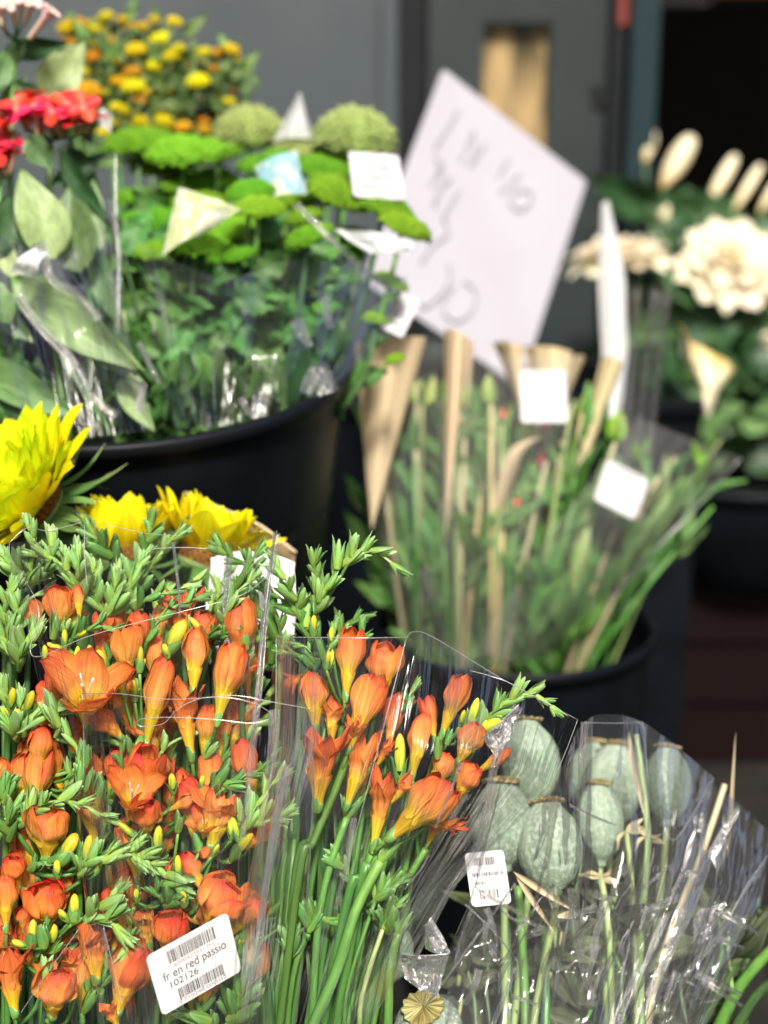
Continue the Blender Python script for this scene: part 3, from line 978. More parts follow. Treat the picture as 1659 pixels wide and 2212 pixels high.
freesia('freesia with smooth closed red bud at the picture edge, mid height of the large bunch',
        [ls(60), ('b', 100, 500, .06), ('b', 150, 270, .02)],
        [('b', 155, 265, 175, 50, 125, 'closed', -.002, -.004, 'petal_red'), ('b', 85, 390, 95, 170, 120, 'half', .008, -.008), ('b', -5, 370, 0, 180, 110, 'half', .006, -.006)],
        [('b', [(350, 330, -.004), (335, 220, -.012), (315, 120, -.014), (260, 60, -.01), (215, 10, -.006)], 7, .019, 'p')],
        [('b', 350, 210, 370, 100, 'g', -.014, 1.1), ('b', 330, 290, 335, 165, 'g', -.014, 1.0), ('b', 120, 400, 145, 275, 'p', -.016, 1.1), ('b', 390, 380, 430, 250, 'g', -.012, 1.0)], GL)
freesia('freesia with round red-topped bloom in the middle of the large bunch',
        [ls(250), ('b', 520, 600, .06), ('b', 560, 350, .03)],
        [('b', 545, 345, 620, 138, 175, 'half', .0, -.02, 'petal_red'), ('b', 640, 320, 690, 170, 130, 'half', .014, -.004, 'petal_dull'), ('b', 535, 450, 560, 240, 220, 'open', -.008, -.04)],
        [('b', [(520, 280, .0), (505, 190, -.008), (500, 120, -.008), (470, 100, -.004)], 5, .016, 'g'), ('b', [(530, 210, -.004), (545, 150, -.01), (570, 110, -.008)], 3, .015, 'g')],
        [('b', 550, 280, 560, 210, 'y', -.014, 1.0), ('b', 660, 420, 660, 360, 'y', -.01, 1.0)], GL)
freesia('freesia with small brownish blooms beside a horizontal green bud spike',
        [ls(300), ('b', 650, 650, .05), ('b', 640, 480, .02)],
        [('b', 610, 500, 605, 362, 140, 'half', -.014, -.02, 'petal_red'), ('b', 695, 390, 815, 335, 70, 'closed', -.006, -.004, 'petal_dull'), ('b', 830, 365, 872, 292, 80, 'closed', -.002, -.004, 'petal_red')],
        [('b', [(870, 330, .0), (890, 290, -.006), (960, 270, -.01), (1030, 240, -.01), (1095, 215, -.006)], 6, .021, 'g', 0)],
        [('b', 900, 280, 960, 178, 'g', -.014, 1.0), ('b', 720, 320, 712, 235, 'y', -.012, 1.2), ('b', 835, 300, 842, 243, 'y', -.006, 1.2), ('b', 950, 280, 1035, 235, 'g', -.012, .9)], GL)
freesia('freesia with pointed orange petals fanned upward under the right hand bud spikes',
        [ls(360), ('b', 860, 800, .05), ('b', 875, 560, .02)],
        [('b', 878, 550, 925, 305, 200, 'wilt', -.006, -.012), ('b', 840, 520, 860, 400, 150, 'open', .0, -.02), ('b', 1000, 570, 1100, 430, 150, 'wilt', .014, -.006, 'petal_dull')],
        [('b', [(960, 600, .0), (1000, 510, -.01), (1030, 420, -.014), (1080, 350, -.014), (1130, 280, -.01), (1165, 250, -.006)], 8, .021, 'p', 2),
         ('b', [(1030, 450, -.01), (1100, 430, -.014), (1180, 408, -.01)], 4, .019, 'p')],
        [('b', 1000, 430, 985, 320, 'p', -.018, .9), ('b', 960, 510, 955, 430, 'y', -.016, 1.0)], GL)
freesia('freesia with broad pale orange cup, left part of the large bunch',
        [ls(90), ('b', 200, 800, .05), ('b', 190, 610, .02)],
        [('b', 190, 605, 205, 385, 240, 'half', -.01, -.016)],
        [('b', [(60, 460, .0), (120, 405, -.014), (190, 365, -.02), (270, 350, -.02), (350, 370, -.018), (450, 420, -.01)], 10, .021, 'p', 0)],
        [('b', 245, 610, 320, 485, 'y', -.014, 1.5), ('b', 240, 670, 235, 595, 'y', -.018, 1.3), ('b', 350, 620, 375, 490, 'y', -.018, 1.0), ('b', 100, 430, 20, 410, 'g', -.01, 1.2), ('b', 330, 620, 345, 500, 'g', -.016, .9)], GL)
freesia('freesia carrying a jagged green bud spike across the middle of the large bunch',
        [ls(180), ('b', 330, 800, .03), ('b', 345, 640, .0)], [('b', 80, 720, 40, 590, 120, 'half', .0, -.012, 'petal_red')],
        [('b', [(330, 660, -.01), (350, 610, -.022), (430, 590, -.026), (520, 570, -.026), (590, 590, -.024), (660, 630, -.02), (740, 690, -.014)], 15, .021, 'p', 0),
         ('b', [(120, 640, -.01), (150, 610, -.016), (215, 605, -.016)], 4, .016, 'g')],
        [('b', 430, 600, 560, 530, 'p', -.03, 1.0), ('b', 400, 650, 410, 595, 'y', -.022, 1.2), ('b', 440, 590, 470, 535, 'g', -.024, 1.0)], GL)
freesia('freesia with cluster of dark bracts and small yellow buds right of the jagged spike',
        [ls(330), ('b', 700, 950, .04), ('b', 690, 760, .01)],
        [('b', 850, 740, 775, 570, 100, 'closed', .0, -.006, 'petal_red'), ('b', 880, 600, 840, 548, 60, 'closed', -.006, -.006, 'petal_dull')],
        [('b', [(680, 770, -.002), (650, 720, -.01), (690, 690, -.014), (750, 700, -.01)], 8, .017, 'g'),
         ('b', [(690, 790, -.002), (720, 750, -.012), (760, 740, -.01)], 5, .016, 'g')],
        [('b', 650, 580, 660, 450, 'y', -.016, 1.0), ('b', 590, 520, 490, 440, 'y', -.014, .9), ('b', 740, 680, 738, 575, 'y', -.014, 1.0), ('b', 765, 790, 758, 725, 'y', -.012, 1.6), ('b', 740, 480, 745, 390, 'g', -.014, 1.2), ('b', 570, 770, 565, 715, 'y', .0, 1.5), ('b', 830, 560, 815, 470, 'g', -.01, 1.1), ('b', 880, 580, 910, 530, 'y', -.012, 1.2)], GL)
freesia('freesia with glossy red open bloom low on the left of the large bunch',
        [ls(70), ('b', 180, 1100, .04), ('b', 190, 900, .01)],
        [('b', 190, 895, 195, 715, 190, 'half', -.004, -.02, 'petal_red'), ('b', 100, 900, 95, 800, 90, 'half', .01, -.006, 'petal_red')],
        [('b', [(330, 860, -.01), (370, 820, -.022), (430, 780, -.024), (485, 735, -.02)], 4, .022, 'p'),
         ('b', [(370, 830, -.016), (440, 845, -.024), (500, 890, -.026), (530, 950, -.022), (560, 1015, -.016)], 6, .023, 'p')],
        [('b', 310, 850, 310, 735, 'y', -.022, 1.3), ('b', 290, 850, 240, 800, 'y', -.018, 1.3), ('b', 300, 860, 350, 830, 'g', -.02, 1.2)], GL)
freesia('freesia with closed red-tipped bloom on a pale yellow tube at the left picture edge',
        [ls(20), ('b', 30, 1100, .03), ('b', 25, 910, .01)],
        [('b', 25, 895, 22, 660, 95, 'closed', -.01, -.004, 'petal_red'), ('b', -30, 1000, 20, 900, 120, 'wilt', .004, -.006, 'petal_dull')],
        [('b', [(150, 1010, -.004), (160, 960, -.016), (185, 920, -.02), (180, 860, -.016)], 3, .022, 'g')],
        [('b', 130, 960, 140, 840, 'y', -.02, 1.2), ('b', 120, 960, 50, 930, 'y', -.016, 1.2), ('b', 180, 960, 180, 850, 'g', -.026, 1.3), ('b', 210, 960, 225, 860, 'y', -.01, 1.4), ('b', 220, 980, 270, 930, 'g', -.014, 1.2), ('b', 190, 1090, 188, 980, 'p', -.02, 1.2), ('b', 60, 1050, 20, 975, 'y', -.012, 1.3)], GL)
freesia('freesia with large ruffled bloom just above the white barcode label',
        [ls(370), ('b', 850, 1150, .05), ('b', 860, 900, .02)],
        [('b', 865, 890, 945, 690, 230, 'half', -.006, -.02), ('b', 940, 920, 1065, 745, 170, 'half', .0, -.008), ('b', 850, 800, 900, 660, 120, 'wilt', .004, -.004, 'petal_dull')], (),
        (), GL)
freesia('freesia with torn red bloom half hidden by the white barcode label',
        [ls(300), ('b', 650, 1250, .04), ('b', 690, 1010, .02)],
        [('b', 690, 1000, 715, 825, 170, 'half', -.002, -.02, 'petal_red'), ('b', 620, 960, 590, 790, 140, 'wilt', .01, -.006, 'petal_dull')], (), (), GL)
freesia('freesia with brown-orange blooms pressed under film left of the barcode label',
        [ls(220), ('b', 440, 1250, .04), ('b', 430, 1100, .02)],
        [('b', 400, 1110, 385, 830, 190, 'wilt', .0, -.01, 'petal_dull'), ('b', 480, 1245, 570, 960, 210, 'half', -.004, -.012, 'petal_dull'), ('b', 470, 1000, 500, 790, 120, 'wilt', .012, 0, 'petal_dull')], (), (), GL)
freesia('freesia with broad soft orange petals lowest on the left under the film corner',
        [ls(130), ('b', 220, 1400, .03), ('b', 200, 1260, .01)],
        [('b', 215, 1255, 240, 1075, 230, 'half', -.01, -.02), ('b', 330, 1130, 300, 960, 120, 'wilt', .008, -.004), ('b', 490, 1290, 440, 1180, 90, 'wilt', -.006, -.006, 'petal_dull')], (), (), GL)
freesia('freesia with withered orange bloom on yellow tube in the bottom left corner',
        [ls(30), ('b', 70, 1400, .03), ('b', 65, 1250, .01)],
        [('b', 62, 1245, 28, 955, 140, 'wilt', -.012, -.012, 'petal_dull'), ('b', 215, 1020, 200, 900, 80, 'wilt', .004, -.002)], (), (), GL)
freesia('freesia with dangling pale-based bloom behind the left film edge of the large bunch',
        [ls(210), ('b', 420, 300, .06), ('a', 470, 1180, .03)],
        [('a', 515, 1160, 395, 1040, 120, 'closed', -.008, -.01, 'petal_dull'), ('a', 300, 1230, 320, 1060, 150, 'wilt', .014, -.004, 'petal_dull')],
        [('a', [(230, 1150, -.004), (245, 1090, -.014), (200, 1060, -.014), (120, 1100, -.01)], 5, .02, 'p')], (), GL)

# bud sprays with no bloom of their own in view
SPR = [
    ('pale freesia bud spray nearest the sunflower', [ls(60), ('a', 60, 900, .05), ('a', 120, 520, .02)], [[(120, 520, .02), (130, 420, .0), (140, 330, -.004), (125, 280, -.004)], [(120, 500, .02), (60, 440, .0), (20, 390, 0)], [(140, 500, .02), (200, 440, .0), (220, 340, -.004)]], 'p', .020),
    ('freesia bud spray with crossing stalk under the pale film corner', [ls(130), ('a', 300, 900, .05), ('a', 330, 600, .03)], [[(330, 610, .02), (290, 470, .0), (220, 410, -.004), (150, 390, -.006)], [(330, 560, .02), (325, 460, .0), (320, 380, 0)]], 'p', .021),
    ('freesia bud spray at the left picture edge below the palest buds', [ls(20), ('a', 20, 1000, .04), ('a', 40, 720, .02)], [[(40, 730, .02), (20, 600, .0), (50, 520, 0)], [(30, 740, .01), (70, 640, -.002), (60, 570, 0)]], 'p', .021),
    ('freesia bud spray with grey-green bracts left of the topmost blooms', [ls(40), ('a', 60, 1000, .04), ('a', 80, 840, .02)], [[(80, 860, .01), (90, 790, -.004), (140, 720, -.006)], [(70, 840, .01), (30, 760, 0), (0, 730, 0)]], 'p', .024),
    ('freesia bud spray with yellow tips, left picture edge', [ls(30), ('b', 30, 300, .04), ('a', 50, 1130, .01)], [[(50, 1130, .0), (40, 1040, -.01), (20, 950, -.01)], [(90, 1130, .0), (100, 1060, -.01), (90, 990, -.01)]], 'y', .021),
    ('freesia bud spray behind film, left of the sleeve seam', [ls(190), ('a', 420, 900, .06), ('a', 430, 660, .04)], [[(440, 660, .03), (400, 560, .02), (390, 450, .02)], [(450, 640, .03), (480, 540, .02), (490, 470, .02)]], 'p', .021),
    ('freesia bud spray behind film under the smaller sunflowers', [ls(220), ('a', 560, 900, .06), ('a', 560, 600, .05)], [[(560, 620, .04), (540, 500, .03), (600, 400, .03)], [(560, 560, .05), (620, 450, .04), (700, 340, .03), (740, 310, .03)]], 'p', .020),
    ('dark green freesia buds poking up before the second sunflower', [ls(180), ('a', 500, 800, .07), ('a', 480, 430, .05)], [[(480, 440, .04), (430, 360, .02), (380, 300, .02)], [(570, 420, .04), (620, 330, .03), (625, 265, .03)]], 'g', .022),
    ('freesia bud spray over the white paper corner', [ls(330), ('a', 960, 900, .05), ('a', 960, 600, .04)], [[(960, 620, .03), (980, 520, .02), (1060, 440, .02)], [(1060, 450, .03), (960, 400, .03), (920, 370, .03)], [(1000, 600, .03), (1010, 480, .02), (1070, 380, .02)]], 'g', .019),
    ('broad green freesia buds in the gap between the two bunches', [ls(480), ('a', 1150, 1100, .05), ('a', 1130, 850, .04)], [[(1130, 850, .04), (1100, 700, .03), (1060, 580, .03)], [(1150, 820, .04), (1160, 700, .03), (1130, 600, .03)]], 'g', .026),
    ('freesia bud spray with wide bracts low at the left picture edge', [ls(10), ('b', 20, 700, .03), ('b', 40, 500, .0)], [[(40, 520, .0), (30, 440, -.012), (60, 380, -.012)], [(20, 360, .0), (10, 310, -.006), (20, 290, -.006)]], 'g', .02),
    ('freesia bud spray left of the red closed bloom', [ls(90), ('b', 150, 100, .04), ('b', 100, 60, .02)], [[(100, 80, .0), (110, 20, -.012), (170, -20, -.014), (240, -30, -.012)], [(60, 90, .0), (50, 50, -.008), (45, 20, -.008)]], 'p', .021),
    ('freesia bud spray lying below the white barcode label', [ls(430), ('b', 900, 1420, .03), ('b', 880, 1290, .02)], [[(960, 1280, .02), (950, 1200, .01), (930, 1120, .01)], [(900, 1290, .01), (840, 1240, .0), (760, 1220, .0)], [(950, 1270, .01), (990, 1190, .0), (1000, 1120, .0)]], 'g', .024),
    ('freesia bud spray inside the sleeve under the large leaning bloom', [rs(640), ('b', 1450, 1150, .03), ('b', 1500, 760, .02)], [[(1500, 760, .01), (1440, 650, .01), (1400, 600, .01)], [(1560, 760, .0), (1600, 720, .0), (1650, 690, .0)], [(1620, 900, .0), (1600, 830, -.006), (1640, 790, -.006)]], 'g', .019),
    ('freesia bud spray low in the sleeve behind the stems', [rs(590), ('b', 1200, 1200, .03), ('b', 1280, 900, .02)], [[(1280, 900, .01), (1310, 850, .01), (1400, 840, .01), (1440, 830, .01)], [(1290, 900, .02), (1300, 830, .02)], [(1200, 1000, .02), (1200, 920, .02)]], 'g', .019),
]
for lab, stem_, sps, kd, size in SPR:
    cc = stem_[-1][0]
    freesia(lab, stem_, (), [(cc, s_, 5 if kd != 'p' else 6, size, 'p' if kd == 'y' else kd, 3 if kd == 'y' else 0) for s_ in sps], (), GL, 'stem')

# the deeper rows of the bunch: dull blooms and bud sprays seen only in the gaps
for i in range(86):
    u = RND.uniform(-20, 560)
    v = RND.uniform(1330, 2230)
    if u > 520 and v < 1500:
        continue
    z = RND.uniform(.004, .075)
    bl = [('u', u, v, u + RND.uniform(-40, 40), v - RND.uniform(120, 160), RND.uniform(58, 84), RND.choice(['half', 'wilt', 'closed', 'half']), z, -.01, RND.choice(['petal_dull', 'petal', 'petal_red', 'petal']))] if v > 1400 else []
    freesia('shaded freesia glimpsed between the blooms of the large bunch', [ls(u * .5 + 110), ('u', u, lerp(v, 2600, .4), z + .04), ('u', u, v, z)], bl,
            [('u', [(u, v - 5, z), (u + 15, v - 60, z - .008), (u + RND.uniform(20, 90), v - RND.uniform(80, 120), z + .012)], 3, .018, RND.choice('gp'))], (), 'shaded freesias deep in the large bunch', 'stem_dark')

# leafy stems standing inside the sleeves
BLADE = leaf_mesh('leaf', M['blade'], .05, .3, .05, .01, seed=2)
for i in range(30):
    u = RND.uniform(540, 860)
    top = RND.uniform(1560, 1900)
    z = RND.uniform(.03, .075)
    t = thing('freesia', 'bare green freesia stem standing behind the blooms in the sleeve', 'freesia', P(lerp(u, 620, .6), 2760, 1.06), 'bare stems in the clear sleeve')
    branch(t, [P(lerp(u, 620, .6), 2760, 1.06), FP('u', lerp(u, 640, .35), 2300, z), FP('u', u + 60, top, z)], .0028, .0018, M[RND.choice(['stem', 'stem_dark', 'stem'])])
    for k in range(2):
        vb = RND.uniform(2000, 2350)
        ub = lerp(u, 640, .3)
        ob('leaf', BLADE, t, align(FP('u', ub, vb, z), FP('u', ub + RND.uniform(-30, 70), vb - RND.uniform(250, 480), z + .005), RND.uniform(-1, 1), RND.uniform(.7, 1.3)))
# the nearest thick stems
for k, (pl, r_, lab) in enumerate((
        ([('b', 1240, 1500, .0), ('b', 1400, 1050, -.01), ('b', 1480, 800, -.012), ('b', 1580, 600, -.012)], .0042, 'thickest bright green freesia stem in the sleeve'),
        ([('b', 1470, 1500, .0), ('b', 1500, 1180, -.006), ('b', 1590, 880, -.006)], .002, 'thin pale green stem right of the thickest freesia stem'),
        ([('b', 1570, 1500, .0), ('b', 1620, 1050, -.008), ('b', 1655, 900, -.01)], .0034, 'straight green freesia stem beside the buds at the sleeve fold'),
        ([('b', 1420, 1500, .01), ('b', 1440, 1150, .0), ('b', 1560, 760, .0)], .0018, 'slender green stem crossing behind the thickest freesia stem'),
        ([('b', 1290, 1500, .02), ('b', 1330, 800, .01), ('b', 1440, 420, .005)], .0030, 'green stem rising to the narrow drooping bloom in the sleeve'))):
    pts = [FP(*q) for q in pl]
    pts.insert(0, P(620 + 12 * k, 2760, 1.05))
    t = thing('freesia', lab, 'freesia', pts[0], 'stems in the clear sleeve')
    branch(t, pts, r_, r_ * .85, M['stem'] if k != 1 else M['stem_pale'], 'stem', 9)
    dd = (pts[-1] - pts[-2]).normalized()
    for q in range(2):
        bud(t, pts[-1], pts[-1] + (dd + RT * (.4 - .8 * q)) * .018, 'g', .9)

# ------------------------------------------------------------------ sunflowers
SP = []
for i in range(4):
    for mk in ('sun_petal', 'sun_lime'):
        def f(a, c, i=i):
            s = (a - .5) * 2
            hw = .21 * (math.sin(math.pi * (.1 + .9 * c) ** .8) ** .6 if c < 1 else 0) + .012 * (1 - c)
            return Vector((s * hw, .16 * abs(s) * hw * 2 - .10 * math.sin(c * 2.6 + i) * c + .012 * math.sin(c * 8 + i * 2) * s, c))
        SP.append((mk, MB().grid(f, 6, 10).mesh('petal', M[mk])))
BR = []
for i in range(4):
    def f(a, c, i=i):
        s = (a - .5) * 2
        hw = .11 * (1 - c) ** .8 * min(1, .5 + c * 3) + .003
        return Vector((s * hw + .06 * math.sin(c * 5 + i) * c, .2 * abs(s) * hw + (.34 if i % 2 else -.22) * c * c, c))
    BR.append(MB().grid(f, 4, 10).mesh('bract', M['sun_bract']))


def sunflower(label, centre, nrm, r_disc, lp, cup, npet, stem_to, lime=False, seed=0, leaves=()):
    rr = random.Random(seed)
    nrm = nrm.normalized()
    t = thing('sunflower', label, 'sunflower', stem_to)
    x = nrm.orthogonal().normalized()
    y = nrm.cross(x)
    B = Matrix.Identity(4)
    for i in range(3):
        B[i][0], B[i][1], B[i][2], B[i][3] = x[i], y[i], nrm[i], centre[i]
    ob('disc', MB().lathe([(r_disc, -.012), (r_disc * 1.02, -.002), (r_disc * .8, .006), (r_disc * .4, .009), (.0005, .007)], 30).mesh('disc', M['sun_disc']), t, B)
    ob('receptacle', MB().lathe([(.008, -.035), (r_disc * .7, -.028), (r_disc, -.0125)], 20).mesh('receptacle', M['sun_bract']), t, B)
    for ring in range(5 if lime else 3):
        for k in range(npet):
            a = 2 * math.pi * (k + ring * .37) / npet + rr.uniform(-.07, .07)
            c_ = cup + ring * (.17 if lime else .22) + rr.uniform(-.12, .12)
            d0 = x * math.cos(a) + y * math.sin(a)
            base = centre + d0 * r_disc * (.97 - ring * .09) + nrm * (-.004 + ring * .002)
            dr = (d0 * math.cos(c_) + nrm * math.sin(c_)).normalized()
            L = lp * rr.uniform(.82, 1.12) * (1 - ring * .08)
            z = dr
            yy = (nrm * math.cos(c_) - d0 * math.sin(c_))
            xx = yy.cross(z)
            Mx = Matrix.Identity(4)
            ws = rr.uniform(1.05, 1.45)
            for i in range(3):
                Mx[i][0], Mx[i][1], Mx[i][2], Mx[i][3] = xx[i] * L * ws, yy[i] * L, z[i] * L, base[i]
            pool = [m for q, m in SP if q == ('sun_lime' if lime and ring + rr.random() > .6 else 'sun_petal')]
            ob('petal', rr.choice(pool), t, Mx)
    for k in range(26):
        a = 2 * math.pi * k / 26 + rr.uniform(-.1, .1)
        c_ = -.55 + rr.uniform(-.35, .3)
        d0 = x * math.cos(a) + y * math.sin(a)
        base = centre + d0 * r_disc * .9 - nrm * .016
        z = (d0 * math.cos(c_) + nrm * math.sin(c_)).normalized()
        yy = (nrm * math.cos(c_) - d0 * math.sin(c_))
        xx = yy.cross(z)
        L = lp * rr.uniform(.6, .95)
        Mx = Matrix.Identity(4)
        for i in range(3):
            Mx[i][0], Mx[i][1], Mx[i][2], Mx[i][3] = xx[i] * L, yy[i] * L, z[i] * L, base[i]
        ob('bract', rr.choice(BR), t, Mx)
    bk = centre - nrm * .03
    branch(t, [stem_to, stem_to.lerp(bk, .6) - nrm * .02, bk - nrm * .04, bk], .006, .007, M['sun_bract'], 'stem')
    for k, (bb, tt, ro, ws) in enumerate(leaves):
        ob('leaf', SLEAF, t, align(bb, tt, ro, ws))
    return t


SLEAF = leaf_mesh('leaf', M['sun_leaf'], .75, .1, .12, .03, seed=1, nu=8, nv=14)
sunflower('largest sunflower, glowing yellow-green, facing left above the orange freesias', P(48, 1082, 1.17), RT * -.50 + UP * .52 - FW * .48, .030, .062, .46, 20, P(160, 2300, 1.25), True, 3,
          [(P(130, 1210, 1.20), P(190, 1090, 1.19), .3, .8), (P(60, 1190, 1.18), P(190, 1180, 1.17), .2, .9)])
sunflower('second sunflower seen from the side, golden, touching the largest one', P(268, 1170, 1.19), RT * .02 + UP * .85 - FW * .05, .026, .042, .95, 15, P(260, 2300, 1.27), False, 5,
          [(P(190, 1160, 1.18), P(350, 1135, 1.17), .2, .45), (P(330, 1190, 1.18), P(390, 1150, 1.17), -.2, .8)])
sunflower('smallest sunflower, golden, farthest right beside the brown paper', P(446, 1180, 1.20), RT * .30 + UP * .80 - FW * .02, .022, .046, .80, 13, P(380, 2300, 1.28), False, 9,
          [(P(360, 1180, 1.19), P(420, 1110, 1.18), .3, .6)])
def sheet(name, rows, mat, nx=14, ny=16, ripple=.002, waves=5, seed=0, parent=None):
    """a sheet of wrapping between polylines (each a list of world points, all the same length), first row at the top"""
    rws = [smooth(r, 6) for r in rows]

    def f(a, c):
        k = c * (len(rws) - 1)
        i = min(int(k), len(rws) - 2)
        A, B = rws[i], rws[i + 1]
        j = a * (len(A) - 1)
        q = min(int(j), len(A) - 2)
        p = A[q].lerp(A[q + 1], j - q).lerp(B[q].lerp(B[q + 1], j - q), k - i)
        w_ = ripple * (2.4 * noise.noise(Vector((a * waves * 1.6, c * 1.7, seed * 3.1))) + 1.2 * noise.noise(Vector((a * waves * 4.3 + c * 2, c * 4.1, seed * 5.7))) + .5 * noise.noise(Vector((a * waves * 11, c * 9, seed * 2.3))))
        return p - FW * w_ + RT * (w_ * .4)
    return ob(name, MB().grid(f, nx, ny).mesh(name, mat), parent)


def edge(parent, pts, r=.00028, mat='film_edge', name='edge', n=6):
    return branch(parent, pts, r, r, M[mat], name, 5, n)


kp = thing('paper_wrap', 'brown kraft paper wrap behind the smallest sunflower', 'wrapping paper', P(560, 1200, 1.24))
sheet('sheet', [[P(400, 1065, 1.27), P(480, 1100, 1.26), P(560, 1135, 1.25), P(640, 1195, 1.25)], [P(330, 1400, 1.27), P(400, 1420, 1.25), P(500, 1440, 1.24), P(600, 1450, 1.24)]], M['kraft_dark'], 24, 8, .004, 4, 1, kp)
edge(kp, [P(400, 1064, 1.268), P(480, 1099, 1.256), P(560, 1134, 1.247), P(640, 1194, 1.247)], .0012, 'kraft', 'rim')
wp = thing('paper_wrap', 'white paper corner between the smallest sunflower and the green spray', 'wrapping paper', P(560, 1300, 1.15))
sheet('sheet', [[P(455, 1205, 1.16), P(520, 1190, 1.15), P(600, 1200, 1.14), P(640, 1215, 1.14)], [P(440, 1400, 1.16), P(520, 1400, 1.15), P(600, 1395, 1.14), P(640, 1390, 1.14)]], M['white'], 16, 10, .004, 2, 3, wp)

# ------------------------------------------------------------------ poppy heads
def pod_mesh(seed):
    prof = [(.10, -.03), (.13, .0), (.115, .035), (.20, .07), (.33, .16), (.43, .30), (.475, .46), (.46, .62), (.39, .76), (.28, .87), (.215, .925), (.205, .96)]
    rr = random.Random(seed)
    ph, sq = rr.uniform(0, 6), rr.uniform(-.05, .05)

    def fn(p, a, t):
        k = 1 + .006 * math.cos(11 * a + ph) * math.sin(math.pi * t) + .02 * math.cos(2 * a + ph) + sq * math.cos(3 * a) * .4
        return Vector((p.x * k, p.y * k, p.z))
    return MB().lathe(prof, 88, fn=fn).mesh('pod', M['pod'])


PODS = [pod_mesh(i) for i in range(3)]
CROWN = MB().lathe([(.17, .945), (.22, .953), (.27, .966), (.285, .978), (.27, .988), (.20, .994), (.12, 1.002), (.04, 1.008), (.002, 1.008)], 104,
                   fn=lambda p, a, t: Vector((p.x * (1 + .045 * math.cos(13 * a) * (t > .2)), p.y * (1 + .045 * math.cos(13 * a) * (t > .2)), p.z + (.010 * math.cos(13 * a) if .3 < t < .95 else 0) - .018 * math.cos(2 * a) * (t > .2)))).mesh('crown', M['crown'])


def poppy(label, base, tip, wd, stem_pts, group='poppy heads in clear sleeves'):
    t = thing('poppy_head', label, 'poppy head', stem_pts[0], group)
    L = (tip - base).length
    Mx = align(base, tip, RND.uniform(0, 6), (wd / L) / .95 * RND.uniform(1.08, 1.18))
    p = ob('pod', RND.choice(PODS), t, Mx)
    ob('crown', CROWN, p, Mx)
    branch(t, stem_pts + [base - (tip - base).normalized() * .012, base], .0032, .0026, M['stem_pale'])
    return t


def PD(x, y, d):
    u, v = cu('d', x, y)
    return P(u, v, d)


def kd(px, d):
    return px * .52 * K * d


POP = [  # base, tip (crop d), width, depth, lean, stem foot x
    ('poppy head with pale yellow crown in front, above the white barcode tag', (768, 862), (735, 470), 245, 1.10, .02, 650),
    ('poppy head behind the sleeve corner, highest of the near ones', (690, 500), (650, 140), 215, 1.14, .03, 570),
    ('dark green poppy head pressed behind the leaning freesia bloom', (560, 760), (550, 385), 240, 1.12, .01, 570),
    ('pale green poppy head standing farthest right in its sleeve', (1235, 575), (1240, 245), 185, 1.20, .015, 1130),
    ('blurred poppy head behind the film between the two brightest ones', (1000, 600), (1030, 235), 215, 1.22, .02, 1080),
    ('poppy head low behind the front one, beside two crossed stems', (960, 740), (950, 395), 190, 1.17, .01, 1000),
    ('poppy head hidden far behind the film, left of the tall dry stalk', (890, 520), (940, 225), 170, 1.25, .02, 1040),
    ('poppy head tilted to show its brown ribbed crown at the bottom edge', (265, 1520), (225, 1330), 260, 1.05, -.025, 200),
    ('poppy head lying under crinkled film at the left of the low row', (60, 1250), (80, 950), 210, 1.10, .02, 90),
    ('shaded poppy head at the bottom edge among the stems', (760, 1560), (740, 1300), 240, 1.16, .02, 760),
    ('shaded poppy head low in the corner behind the film', (620, 1330), (600, 1060), 150, 1.20, .02, 640),
]
for lab, bs, tp, wd, d, lean, fx in POP:
    ft = PD(fx, 2150, 1.02)
    poppy(lab, PD(bs[0], bs[1], d), PD(tp[0], tp[1], d + lean), kd(wd, d), [ft, PD(lerp(fx, bs[0], .25), 1450 if bs[1] < 1250 else 1900, lerp(1.03, d, .7))])
